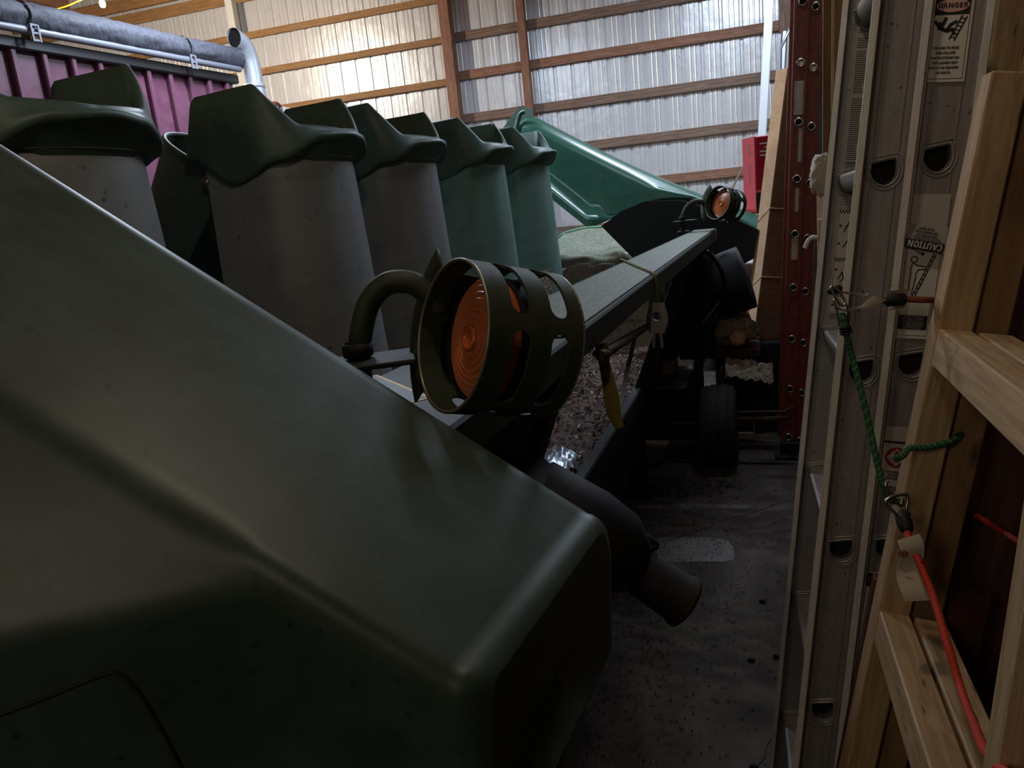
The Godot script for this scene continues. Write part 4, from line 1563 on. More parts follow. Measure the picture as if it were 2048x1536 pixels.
# ---------------------------------------------------------------- lumber on the right
func wood_frames():
	var B := ladder_basis(0.161, 0.0)
	var labels := ["front pine frame of square battens leaning against the aluminium ladder", "second pine frame tight behind the front pine frame"]
	for f in 2:
		var t = thing("wood_frame", labels[f], "frame", Vector3(-0.062, 0, -1.1) + B.x * 0.0465 * f + Vector3(0, 0.0, -0.0), B, "pine frames leaning on the right")
		var sh := -0.018 * f
		for z in [-0.026 + sh, 1.02]:
			var st := mb()
			box(st, Transform3D(Basis(), Vector3(0.021, 0.9075 + 0.05 * f, z)), Vector3(0.041, 1.815 + 0.1 * f, 0.05), 0.0022)
			put("upright", st, M.pine if f == 0 else M.plywood, t)
		for y in [1.476, 1.058, 0.46, 0.055]:
			var st := mb()
			box(st, Transform3D(Basis(), Vector3(0.021, y, 0.497 + sh * 0.5)), Vector3(0.041, 0.05, 0.995 + sh), 0.0022)
			put("rail", st, M.pine_pale if y > 1.3 else M.pine, t)
	# loose boards behind
	var boards := [
		["tan board standing just right of the aluminium ladder", Vector3(0.115, 0, -1.62), 0.115, 0.052, 3.1, "pine", 0.02],
		["brown board standing behind the top of the front pine frame", Vector3(0.172, 0, -1.60), 0.115, 0.030, 3.0, "plywood", 0.05],
		["narrow tan board nearest the black sheet", Vector3(0.225, 0, -1.58), 0.115, 0.055, 2.9, "pine", 0.03]]
	for b in boards:
		var st := mb()
		box(st, Transform3D(Basis(), Vector3(b[3] * 0.5, b[4] * 0.5, -b[6] * 0.5)), Vector3(b[3], b[4], b[6]), 0.002)
		var o := put("board", st, M[b[5]])
		o.transform = Transform3D(ladder_basis(b[2], 0.0), b[1])
		tag(o, b[0], "board", "boards on the right")
	# wide plywood sheet beyond the ladder
	var st := mb()
	box(st, Transform3D(Basis(), Vector3(0.30, 1.45, 0.0)), Vector3(0.60, 2.9, 0.018), 0.001)
	var ply := put("plywood_sheet", st, M.plywood)
	ply.transform = Transform3D(ladder_basis(0.012, -0.01), Vector3(0.098, 0, -2.45))
	tag(ply, "knotty brown plywood sheet standing beyond the aluminium ladder", "plywood")
	st = mb()
	box(st, Transform3D(Basis(), Vector3(-0.004, 1.45, 0.011)), Vector3(0.008, 2.9, 0.006), 0.001)
	var bead := put("sheet_edge", st, M.pine_pale, ply)
	st = mb()
	box(st, Transform3D(Basis(), Vector3(0.30, 1.5, 0.0)), Vector3(0.60, 3.0, 0.018), 0.001)
	ply = put("plywood_sheet", st, M.plywood)
	ply.transform = Transform3D(ladder_basis(0.012, -0.01), Vector3(0.115, 0, -3.75))
	tag(ply, "darker brown plywood sheet farther back, just right of the red ladder", "plywood")
	# reddish board low between ladder and front frame
	st = mb()
	box(st, Transform3D(Basis(), Vector3(0.06, 0.55, 0)), Vector3(0.16, 1.1, 0.02), 0.002)
	var rb := put("board", st, M.board_red)
	rb.transform = Transform3D(ladder_basis(0.15, 0.0), Vector3(-0.035, 0, -1.165))
	tag(rb, "dark reddish board low behind the front pine frame", "board", "boards on the right")
	st = mb()
	box(st, Transform3D(Basis(), Vector3(0.07, 0.8, 0)), Vector3(0.14, 1.6, 0.02), 0.002)
	rb = put("board", st, M.board_red)  # dark colour stands for shadow on the boards behind the second frame
	rb.transform = Transform3D(ladder_basis(0.14, 0.0), Vector3(0.045, 0, -1.27))
	tag(rb, "dark reddish board standing for shadow behind the second pine frame", "board", "boards on the right")
	# stud standing nearest the camera
	st = mb()
	box(st, Transform3D(Basis(), Vector3(0.018, 0.775, -0.019)), Vector3(0.036, 1.55, 0.034), 0.004)
	var stud := put("stud", st, M.pine_pale)
	stud.transform = Transform3D(ladder_basis(0.080, 0.0), Vector3(0.018, 0, -0.49))
	tag(stud, "pale stud standing alone at the lower right corner", "stud")
	# lumber ends beyond the ladder
	st = mb()
	beam(st, Vector3(0.074, 0.0, -2.3), Vector3(0.074, 1.50, -2.3), 0.012, 0.03, Vector3.RIGHT, 0.002)
	box(st, Transform3D(Basis(), Vector3(0.087, 1.515, -2.3)), Vector3(0.036, 0.10, 0.03), 0.003)
	tag(put("batten", st, M.pine_pale), "thin pale batten with a square head at the left edge of the aluminium ladder", "batten")
	st = mb()
	beam(st, Vector3(0.20, 0.0, -2.02), Vector3(0.082, 1.475, -2.0), 0.03, 0.02, Vector3.RIGHT, 0.002)
	tag(put("batten", st, M.pine_pale), "split batten end at the ladder's left edge, just above the steel snap hook", "batten")
	# black sheet hung on the right
	st = mb()
	var n := FastNoiseLite.new()
	n.seed = 12
	n.frequency = 1.4
	var g := []
	for i in 25:
		var row := []
		for k in 33:
			var z: float = lerp(0.6, -2.2, k / 32.0)
			var y: float = lerp(0.02, 3.2, i / 24.0)
			row.append(Vector3(0.66 + 0.05 * n.get_noise_2d(z * 2.0, y * 0.6) - 0.08 * (1.0 - y / 3.2), y, z))
		g.append(row)
	sheet(st, g, 0.004)
	var bs := put("black_sheet", st, M.black_sheet)
	tag(bs, "black plastic sheet hanging behind the pine frames", "sheet")

# ---------------------------------------------------------------- elastic cords
func cord(st: SurfaceTool, pts: Array, r: float):
	tube(st, curve(pts, 10), r, 12, false, 0, 0.020)

func bungees():
	# green cord with a steel snap hook
	var t = thing("bungee_cord", "green woven bungee cord hooked in front of the ladder", "bungee cord")
	var st := mb()
	cord(st, [Vector3(0.0642, 1.4988, -1.1268), Vector3(0.0678, 1.4825, -1.124), Vector3(0.0738, 1.4532, -1.1298), Vector3(0.0835, 1.412, -1.123), Vector3(0.0967, 1.3505, -1.1124), Vector3(0.1068, 1.2959, -1.1024), Vector3(0.1147, 1.265, -1.0975), Vector3(0.1266, 1.2409, -1.1068), Vector3(0.1536, 1.2261, -1.1600), Vector3(0.2028, 1.2044, -1.2143), Vector3(0.2447, 1.1876, -1.2808)], 0.0044)
	put("cord", st, M.green_cord, t)
	st = mb()
	cord(st, [Vector3(0.128, 1.312, -1.085), Vector3(0.1341, 1.3194, -1.0747), Vector3(0.1438, 1.3271, -1.083), Vector3(0.1689, 1.3253, -1.094), Vector3(0.2092, 1.329, -1.13), Vector3(0.2523, 1.3526, -1.22)], 0.0046)
	put("cord", st, M.green_cord, t)
	st = mb()
	tube(st, [Vector3(0.0640, 1.5060, -1.127), Vector3(0.0640, 1.500, -1.126), Vector3(0.0648, 1.4960, -1.125)], [0.003, 0.0062, 0.0052], 12)
	put("knot", st, M.green_cord, t)
	st = mb()
	for k in 3:
		var ring := []
		for i in 18:
			var a := TAU * i / 18
			ring.append(Vector3(0.0668 + cos(a) * 0.0065 + k * 0.0008, 1.4865 - k * 0.0042 + cos(a) * 0.0012, -1.1245 + sin(a) * 0.0065))
		tube(st, ring, 0.0020, 8, true)
	cord(st, [Vector3(0.0562, 1.5156, -1.128), Vector3(0.0608, 1.4866, -1.1224), Vector3(0.0659, 1.4814, -1.123)], 0.0011)
	cord(st, [Vector3(0.0717, 1.4854, -1.1262), Vector3(0.0706, 1.5080, -1.131), Vector3(0.0690, 1.5165, -1.1327), Vector3(0.0640, 1.5180, -1.1324)], 0.0011)
	put("wrap", st, M.black_plastic, t)
	st = mb()
	cord(st, [Vector3(0.0484, 1.541, -1.1205), Vector3(0.0533, 1.532, -1.1201), Vector3(0.0595, 1.5208, -1.1196), Vector3(0.0645, 1.5164, -1.1204), Vector3(0.0672, 1.5206, -1.123), Vector3(0.061, 1.5338, -1.1235), Vector3(0.0520, 1.5425, -1.1225), Vector3(0.0484, 1.541, -1.1205)], 0.0019)
	put("snap_hook", st, M.steel, t)
	st = mb()
	tube(st, [Vector3(0.0455, 1.534, -1.1310), Vector3(0.0494, 1.5361, -1.1307), Vector3(0.0600, 1.5375, -1.1350), Vector3(0.0640, 1.5372, -1.1360)], [0.003, 0.0058, 0.0058, 0.003], 12)
	put("hook_knob", st, M.black_plastic, t)
	st = mb()
	cord(st, [Vector3(0.1142, 1.2887, -1.0594), Vector3(0.1122, 1.2812, -1.0567), Vector3(0.1208, 1.2687, -1.0568), Vector3(0.1299, 1.2555, -1.0569), Vector3(0.133, 1.262, -1.062)], 0.0026)
	put("snap_hook", st, M.steel, t)

	# brownish cord with the wire hook, above
	t = thing("bungee_cord", "brown bungee cord with a wide steel wire hook across the ladder", "bungee cord")
	st = mb()
	cord(st, [Vector3(0.0948, 1.5246, -1.1449), Vector3(0.0744, 1.5301, -1.1386), Vector3(0.0629, 1.532, -1.1347), Vector3(0.0544, 1.5277, -1.1304), Vector3(0.0543, 1.5191, -1.1282), Vector3(0.0612, 1.5104, -1.1286), Vector3(0.0708, 1.508, -1.1316), Vector3(0.092, 1.511, -1.1404), Vector3(0.103, 1.5145, -1.1454)], 0.0017)
	cord(st, [Vector3(0.0940, 1.5250, -1.1446), Vector3(0.1000, 1.5262, -1.1460), Vector3(0.107, 1.5190, -1.1475), Vector3(0.115, 1.5165, -1.150)], 0.0017)
	put("wire_hook", st, M.chrome, t)
	st = mb()
	tube(st, [Vector3(0.1000, 1.5150, -1.1450), Vector3(0.1120, 1.5164, -1.1485), Vector3(0.1195, 1.5158, -1.1515), Vector3(0.1215, 1.5158, -1.1525), Vector3(0.1430, 1.5148, -1.1605), Vector3(0.1445, 1.5147, -1.1610)], [0.003, 0.0042, 0.0045, 0.0088, 0.0088, 0.006], 14)
	put("sleeve", st, M.black_plastic, t)
	st = mb()
	cord(st, [Vector3(0.1435, 1.5147, -1.1608), Vector3(0.1737, 1.5089, -1.1800), Vector3(0.216, 1.4984, -1.235)], 0.0044)
	put("cord", st, M.brown_cord, t)
	st = mb()
	sheet(st, [[Vector3(0.0874, 1.5139, -1.1284), Vector3(0.1022, 1.5254, -1.1369)], [Vector3(0.0895, 1.5100, -1.1280), Vector3(0.1136, 1.5209, -1.14)], [Vector3(0.110, 1.512, -1.141), Vector3(0.120, 1.518, -1.143)]], 0.0004)
	var gg := []
	for i in 9:
		var a: float = lerp(-1.3, 1.5, i / 8.0)
		gg.append([Vector3(0.1235 + 0.006 * cos(a), 1.513 + 0.0135 * sin(a), -1.160 - 0.010 * cos(a)), Vector3(0.1490 + 0.004 * sin(a), 1.5125 + 0.0150 * sin(a), -1.170 - 0.008 * cos(a))])
	sheet(st, gg, 0.0004)
	put("paper_tag", st, M.paper_tag, t)

	# orange cord running down towards the camera
	t = thing("bungee_cord", "bright orange bungee cord with a paper tag running to the lower right corner", "bungee cord")
	st = mb()
	cord(st, [Vector3(0.1316, 1.2434, -1.016), Vector3(0.1346, 1.2315, -0.9976), Vector3(0.1441, 1.2099, -0.9738), Vector3(0.1535, 1.1861, -0.9383), Vector3(0.1605, 1.1571, -0.8896), Vector3(0.1677, 1.1273, -0.8408), Vector3(0.1590, 1.1615, -0.7439), Vector3(0.1460, 1.2101, -0.6446), Vector3(0.1234, 1.3076, -0.4963), Vector3(0.125, 1.32, -0.47)], 0.0046)
	put("cord", st, M.orange_cord, t)
	st = mb()
	cord(st, [Vector3(0.1215, 1.2775, -1.0373), Vector3(0.1349, 1.2773, -1.0423), Vector3(0.1366, 1.2708, -1.0413), Vector3(0.1346, 1.2572, -1.0371), Vector3(0.1381, 1.2517, -1.0371), Vector3(0.1295, 1.2489, -1.0331), Vector3(0.1229, 1.2534, -1.0317), Vector3(0.1103, 1.2686, -1.0308), Vector3(0.1128, 1.2746, -1.0333), Vector3(0.1215, 1.2775, -1.0373)], 0.0021)
	put("snap_hook", st, M.steel, t)
	st = mb()
	tube(st, [Vector3(0.1284, 1.2580, -1.0360), Vector3(0.1288, 1.2555, -1.0345), Vector3(0.129, 1.2527, -1.0320), Vector3(0.1306, 1.2475, -1.0221), Vector3(0.1328, 1.2420, -1.0120), Vector3(0.1333, 1.2405, -1.009)], [0.003, 0.0042, 0.0088, 0.0098, 0.0082, 0.006], 14)
	put("sleeve", st, M.black_plastic, t)
	st = mb()
	gg = []
	for i in 13:
		var f := i / 12.0
		var l := Vector3(0.1175, 1.2405, -0.9775).lerp(Vector3(0.1212, 1.1693, -0.9560), f)
		var r := Vector3(0.1440, 1.2462, -0.9890).lerp(Vector3(0.1540, 1.1680, -0.9680), f)
		var w := Vector3(0.0035 * sin(f * 7.5), 0, 0.0045 * sin(f * 8.0 + 0.6) - 0.006)
		gg.append([l + w, l.lerp(r, 0.33) + w * 1.1, l.lerp(r, 0.66) + w, r + w * 0.8])
	sheet(st, gg, 0.0005)
	var tg := put("paper_tag", st, M.paper_tag, t, "curled white paper tag")
	var X := Transform3D(Basis(Vector3(0, 0, 1), 0.12), Vector3(0.1232, 1.2275, -0.9720))
	st = mb()
	var ring2 := []
	for i in 24: ring2.append(X * Vector3(cos(TAU * i / 24) * 0.0042, sin(TAU * i / 24) * 0.0042, 0))
	tube(st, ring2, 0.0007, 6, true)
	box(st, X, Vector3(0.003, 0.0035, 0.0008), 0.0)
	tube(st, [X * Vector3(-0.003, 0.003, 0.0004), X * Vector3(0.003, -0.003, 0.0004)], 0.0006, 6)
	put("warning_print", st, M.ink_red, tg)
	st = mb()
	box(st, Transform3D(Basis(Vector3(0, 0, 1), 0.15), Vector3(0.1480, 1.2080, -0.9735)), Vector3(0.006, 0.022, 0.0008), 0.0)
	put("red_print", st, M.ink_red, tg)

	t = thing("bungee_cord", "dim red bungee cord crossing the black sheet behind the pine frames", "bungee cord")
	st = mb()
	cord(st, [Vector3(0.245, 1.160, -1.32), Vector3(0.2625, 1.1516, -1.2783), Vector3(0.2937, 1.1569, -1.1816), Vector3(0.34, 1.16, -1.05)], 0.0046)
	put("cord", st, M.orange_cord, t)
	st = mb()
	tube(st, [Vector3(0.245, 1.160, -1.32), Vector3(0.232, 1.164, -1.36)], 0.003, 8)
	put("hook", st, M.steel, t)

# ---------------------------------------------------------------- things at the far end
func far_clutter():
	var r := RandomNumberGenerator.new()
	r.seed = 77
	# long carton leaning beside the red ladder
	var t = thing("long_carton", "long tan cardboard carton standing on end beside the red ladder", "carton", Vector3(-0.235, 0.63, -5.33), Basis(Vector3.UP, 0.056) * Basis(Vector3(0, 0, 1), -0.145) * Basis(Vector3.UP, 0.40))
	var st := mb()
	box(st, Transform3D(Basis(), Vector3(0.10, 0.85, -0.06)), Vector3(0.24, 1.70, 0.16), 0.004)
	put("carton_body", st, M.cardboard, t)
	st = mb()
	box(st, Transform3D(Basis(), Vector3(-0.0225, 0.85, -0.06)), Vector3(0.004, 1.69, 0.155), 0.001)
	put("carton_lit_side", st, M.cardboard_pale, t)  # lit side painted with a paler cardboard colour
	for y in [0.42, 0.86]:
		st = mb()
		var hb := [Vector3(-0.026, y - 0.10, -0.135), Vector3(-0.026, y, 0.022), Vector3(0.222, y - 0.005, 0.022)]
		tube(st, hb, 0.0035, 6)
		put("twine", st, M.cardboard_pale, t)
	# red retail box on a bench
	t = thing("retail_box", "red tool carton with a picture of a grey tool on its front", "carton", Vector3(-0.215, 1.37, -7.45), Basis(Vector3.UP, 0.40))
	st = mb()
	box(st, Transform3D(Basis(), Vector3(0, 0.325, 0)), Vector3(0.27, 0.65, 0.30), 0.008)
	put("carton_body", st, M.retail_red, t)
	st = mb()
	box(st, Transform3D(Basis(), Vector3(-0.136, 0.34, 0.0)), Vector3(0.006, 0.62, 0.295), 0.001)
	put("side_panel", st, M.retail_pink, t)
	st = mb()
	box(st, Transform3D(Basis(), Vector3(0, 0.085, 0.15)), Vector3(0.27, 0.17, 0.004), 0.001)
	put("dark_panel", st, M.decal_black, t)
	st = mb()
	box(st, Transform3D(Basis(), Vector3(-0.02, 0.185, 0.151)), Vector3(0.23, 0.018, 0.004), 0.001)
	put("pink_band", st, M.retail_pink, t)
	st = mb()
	prism(st, V2([-0.02, 0.08, 0.03, 0.08, 0.035, 0.29, 0.07, 0.33, 0.10, 0.40, 0.05, 0.43, 0.0, 0.40, -0.045, 0.42, -0.07, 0.36, -0.04, 0.32, -0.015, 0.30]), 0.004, Transform3D(Basis(), Vector3(0, 0, 0.1515)))
	put("tool_picture", st, M.grey_metal, t)
	strokes(t, "printed_lines", [[-0.09, 0.585, 0.09, 0.585], [-0.05, 0.553, 0.10, 0.553], [-0.09, 0.52, 0.08, 0.52], [-0.09, 0.487, 0.0, 0.487]], 0.006, 0.1525, M.label_white)
	strokes(t, "printed_lines", [[-0.1405, 0.50, -0.1405, 0.58], [-0.1405, 0.25, -0.1405, 0.42]], 0.012, 0.02, M.label_white)
	t = thing("bench", "low dark bench under the red tool carton", "bench", Vector3(-0.28, 0, -7.45))
	st = mb()
	box(st, Transform3D(Basis(), Vector3(0, 1.34, 0)), Vector3(0.9, 0.05, 0.6), 0.004)
	put("bench_top", st, M.plywood, t)
	for x in [-0.4, 0.4]:
		for z in [-0.25, 0.25]:
			st = mb()
			box(st, Transform3D(Basis(), Vector3(x, 0.66, z)), Vector3(0.07, 1.32, 0.07), 0.004)
			put("leg", st, M.wood_grey, t)
	# white downspout lengths and metal trim leaning in the corner
	st = mb()
	beam(st, Vector3(-0.43, 0.02, -8.75), Vector3(-0.125, 3.9, -9.0), 0.085, 0.06, Vector3.RIGHT, 0.008)
	tag(put("downspout", st, M.white_vinyl), "white square downspout leaning upright against the back wall", "downspout")
	for k in 3:
		st = mb()
		beam(st, Vector3(-0.33 + 0.055 * k, 0.02, -8.85), Vector3(-0.075 + 0.05 * k, 3.08 + 0.02 * k, -9.05), 0.035, 0.02, Vector3.RIGHT, 0.003)
		tag(put("metal_trim", st, M.grey_metal if k != 1 else M.white_vinyl), "slim upright metal trim strip beside the white downspout", "metal trim", "trim strips in the corner")
	st = mb()
	tube(st, [Vector3(-0.08, 2.45, -8.6), Vector3(-0.065, 2.88, -8.6), Vector3(0.03, 3.05, -8.6), Vector3(0.08, 3.06, -8.62), Vector3(0.10, 0.02, -8.7)], 0.014, 8)
	tag(put("bent_rod", st, M.grey_metal), "bent pale metal rod hooked over beside the trim strips", "rod")
	# post behind the red ladder, boards leaning at the wall
	st = mb()
	beam(st, Vector3(0.10, 0, -6.6), Vector3(0.14, 5.3, -6.6), 0.14, 0.14, Vector3.RIGHT, 0.006)
	tag(put("timber_post", st, M.plywood), "brown timber post rising behind the red ladder", "post")
	for e in [[Vector3(-0.80, 1.25, -9.2), Vector3(-0.30, 2.16, -9.6)], [Vector3(-0.50, 1.46, -7.2), Vector3(-0.15, 1.95, -7.1)]]:
		st = mb()
		beam(st, e[0], e[1], 0.05, 0.02, Vector3(0, 0, 1), 0.002)
		if e[0].z < -9.0:
			beam(st, Vector3(-0.80, 0.0, -9.2), Vector3(-0.80, 1.27, -9.2), 0.05, 0.03, Vector3(0, 0, 1), 0.002)
			tag(put("slat", st, M.wood_grey), "thin grey slat slanting up left of the red tool carton", "slat")
	# plastic covered pile behind the head
	t = thing("covered_pile", "low pile under crumpled clear green plastic beyond the rear beam", "pile", Vector3(-1.65, 0, -6.9))
	st = mb()
	box(st, Transform3D(Basis(), Vector3(0.1, 0.42, -0.5)), Vector3(1.5, 0.84, 1.0), 0.06)
	put("pile_body", st, M.tarp_pale, t)
	st = mb()
	var n := FastNoiseLite.new()
	n.seed = 4
	n.frequency = 2.2
	n.fractal_octaves = 2
	var g := []
	for i in 33:
		var row := []
		for k in 49:
			var u: float = k / 48.0
			var v: float = i / 32.0
			var x: float = lerp(-0.55, 0.75, u)
			var z: float = lerp(0.02, -0.62, clamp(v * 1.5 - 0.5, 0, 1)) + 0.07 * (1.0 - clamp(v * 3.0, 0, 1))
			var y: float = lerp(1.00, 1.33, pow(v, 0.8))
			if u > 0.92: y -= (u - 0.92) * 0.9
			if u < 0.06: y -= (0.06 - u) * 0.9
			var w := 0.05 * n.get_noise_2d(u * 1.1 + v * 0.6, v * 0.8 - u * 0.4)
			row.append(Vector3(x + w * 0.2, y + w, z + w * 0.8))
		g.append(row)
	sheet(st, g, 0.006)
	put("plastic_cover", st, M.tarp_green, t)
	st = mb()
	var hem := []
	for k in 25: hem.append(g[32][k * 2] + Vector3(0, 0.012, 0.0))
	tube(st, hem, 0.009, 8)
	put("hem", st, M.tarp_hem, t)
	for p in [[2, 26], [1, 3], [30, 46], [12, 1]]:
		st = mb()
		lathe(st, [Vector2(0, 0.012), Vector2(0.018, 0.008), Vector2(0.022, 0)], 10, Transform3D(Basis(Vector3.RIGHT, PI / 2), g[p[0]][p[1]] + Vector3(0, 0, 0.012)))
		put("grommet", st, M.steel, t)
	st = mb()
	g = []
	for i in 9:
		var row := []
		for k in 25:
			var u: float = k / 24.0
			var v: float = i / 8.0
			var w := 0.05 * n.get_noise_2d(u * 3.0 + 5.0, v * 2.0)
			row.append(Vector3(lerp(-0.62, 0.86, u), lerp(0.55, 1.06, v) + w * 0.4, 0.10 + w))
		g.append(row)
	sheet(st, g, 0.005)
	put("plastic_skirt", st, M.tarp_pale, t)

	# small cart with a ribbed tyre
	t = thing("cart", "dark low cart with a ribbed black tyre at the end of the aisle", "cart", Vector3(-0.38, 0, -4.62), Basis(Vector3.UP, 0.03))
	st = mb()
	var W := 0.105
	lathe(st, [Vector2(0.10, -W * 0.6), Vector2(0.13, -W * 0.85), Vector2(0.20, -W), Vector2(0.232, -W * 0.86), Vector2(0.242, -W * 0.62), Vector2(0.236, -W * 0.58), Vector2(0.236, -W * 0.52), Vector2(0.245, -W * 0.5), Vector2(0.247, -W * 0.1), Vector2(0.239, -W * 0.08), Vector2(0.239, W * 0.02), Vector2(0.247, W * 0.04), Vector2(0.245, W * 0.45), Vector2(0.236, W * 0.48), Vector2(0.236, W * 0.56), Vector2(0.242, W * 0.6), Vector2(0.232, W * 0.86), Vector2(0.20, W), Vector2(0.13, W * 0.85), Vector2(0.10, W * 0.6)], 48, Transform3D(Basis(Vector3(0, 0, 1), PI / 2), Vector3(-0.05, 0.247, 0)), -1)
	var tyre := put("tyre", st, M.rubber, t)
	st = mb()
	lathe(st, [Vector2(0.0, -0.05), Vector2(0.05, -0.05), Vector2(0.06, -0.02), Vector2(0.105, -0.03), Vector2(0.112, -0.07)], 24, Transform3D(Basis(Vector3(0, 0, 1), PI / 2), Vector3(-0.05, 0.247, 0)))
	put("wheel_rim", st, M.rusty, tyre)
	st = mb()
	prism(st, V2([-0.60, 0.13, -0.17, 0.13, -0.20, 0.40, -0.24, 0.47, -0.62, 0.47, -0.66, 0.30]), 0.5, Transform3D(Basis(), Vector3(0, 0, -0.55)))
	put("cart_body", st, M.dark_green, t)
	st = mb()
	box(st, Transform3D(Basis(), Vector3(-0.44, 0.478, -0.3)), Vector3(0.40, 0.02, 0.56), 0.004)
	put("cart_edge", st, M.grey_metal, t)
	st = mb()
	box(st, Transform3D(Basis(), Vector3(-0.46, 0.54, -0.45)), Vector3(0.24, 0.14, 0.3), 0.03)
	put("cart_load", st, M.cloth_grey, t)
	st = mb()
	tube(st, [Vector3(-0.40, 0.247, 0), Vector3(0.10, 0.247, 0)], 0.02, 10)
	tube(st, [Vector3(0.06, 0.33, 0.02), Vector3(0.33, 0.33, 0.02), Vector3(0.38, 0.36, 0.02)], 0.010, 8)
	tube(st, [Vector3(0.06, 0.29, 0.02), Vector3(0.26, 0.285, 0.02), Vector3(0.34, 0.30, 0.02)], 0.018, 8)
	put("axle_bar", st, M.rusty, t)
	st = mb()
	box(st, Transform3D(Basis(), Vector3(-0.05, 0.62, -0.50)), Vector3(0.50, 0.06, 0.40), 0.01)
	box(st, Transform3D(Basis(), Vector3(-0.20, 0.35, -0.50)), Vector3(0.06, 0.55, 0.06), 0.01)
	box(st, Transform3D(Basis(), Vector3(0.16, 0.30, -0.60)), Vector3(0.05, 0.62, 0.05), 0.01)
	tube(st, curve([Vector3(0.0, 0.60, -0.30), Vector3(-0.05, 0.50, -0.22), Vector3(0.0, 0.40, -0.25), Vector3(-0.06, 0.30, -0.3)], 6), 0.012, 8)
	put("cart_frame", st, M.rusty, t)
	# canvas bundle on the cart frame
	st = mb()
	lump(st, Vector3(-0.36, 0.745, -5.10), Vector3(0.15, 0.11, 0.13), 9, 0.32)
	tag(put("canvas_bundle", st, M.cloth_grey), "grey canvas bundle lying left of the long carton", "bundle")
	st = mb()
	lump(st, Vector3(-0.33, 0.715, -4.93), Vector3(0.05, 0.045, 0.05), 10, 0.25)
	tag(put("cloth_lump", st, M.cardboard_pale), "small pale cloth lump in front of the grey canvas bundle", "cloth")
	st = mb()
	var rp := []
	for i in 9:
		var row := []
		for k in 17:
			var u: float = k / 16.0
			var v: float = i / 8.0
			var w := 0.03 * n.get_noise_2d(u * 3.0, v * 2.0 + 9.0)
			row.append(Vector3(lerp(-0.40, -0.12, u), 0.60 - 0.10 * v - 0.05 * u + w, -4.90 + 0.08 * v + w))
		rp.append(row)
	sheet(st, rp, 0.006)
	tag(put("rag", st, M.cloth_grey), "dark crumpled rag hanging above the ribbed tyre", "rag")
	# pale pail beside the canvas
	t = thing("pail", "tall pale plastic pail standing left of the long carton", "pail", Vector3(-0.33, 0.625, -5.60), Basis(Vector3(0, 0, 1), -0.08))
	st = mb()
	lathe(st, [Vector2(0, 0.0), Vector2(0.10, 0.0), Vector2(0.125, 0.48), Vector2(0.132, 0.485), Vector2(0.132, 0.505), Vector2(0.12, 0.505), Vector2(0.095, 0.015), Vector2(0, 0.015)], 28, Transform3D.IDENTITY)
	put("pail_body", st, M.label_white, t)
	st = mb()
	var h := []
	for i in 13: h.append(Vector3(cos(PI * i / 12.0) * 0.134, 0.49 + sin(PI * i / 12.0) * 0.09, 0.03))
	tube(st, h, 0.003, 6)
	put("handle", st, M.steel, t)
	st = mb()
	box(st, Transform3D(Basis(), Vector3(-0.25, 0.31, -5.45)), Vector3(0.50, 0.62, 0.42), 0.01)
	tag(put("crate", st, M.black_plastic), "black crate standing under the pail and the long carton", "crate")
	# crumpled white paper on cartons beyond the ladders
	st = mb()
	lump(st, Vector3(0.115, 1.672, -3.25), Vector3(0.046, 0.078, 0.036), 21, 0.30)
	tag(put("paper_bag", st, M.paper_tag), "crumpled white paper bag tucked beside the plywood sheet", "bag")
	st = mb()
	box(st, Transform3D(Basis(Vector3.UP, 0.2), Vector3(0.275, 1.28, -3.3)), Vector3(0.30, 0.66, 0.30), 0.004)
	tag(put("carton", st, M.cardboard), "brown cardboard carton showing between the red ladder and the aluminium ladder, upper one", "carton", "stacked cartons")
	st = mb()
	box(st, Transform3D(Basis(Vector3.UP, 0.05), Vector3(0.315, 0.47, -3.3)), Vector3(0.36, 0.94, 0.34), 0.004)
	tag(put("carton", st, M.cardboard), "brown cardboard carton lowest behind the aluminium ladder", "carton", "stacked cartons")
	st = mb()
	tube(st, curve([Vector3(0.035, 1.490, -2.29), Vector3(0.046, 1.512, -2.29), Vector3(0.062, 1.517, -2.295), Vector3(0.080, 1.508, -2.30)], 6), 0.006, 8)
	tag(put("white_hook", st, M.white_vinyl), "small white bent hook sticking out left of the ladder", "hook")

func lump(st: SurfaceTool, c: Vector3, size: Vector3, seed_: int, rough: float):
	var n := FastNoiseLite.new()
	n.seed = seed_
	n.frequency = 1.1
	n.fractal_octaves = 3
	var g := []
	for i in 19:
		var th := PI * i / 18.0
		var row := []
		for k in 28:
			var ph := TAU * k / 28.0
			var d := Vector3(sin(th) * cos(ph), -cos(th), sin(th) * sin(ph))
			var k2 := 1.0 + rough * n.get_noise_3dv(d * 1.6) + rough * 0.4 * n.get_noise_3dv(d * 5.0)
			row.append(c + d * k2 * size)
		g.append(row)
	grid(st, g, true, 0, true)

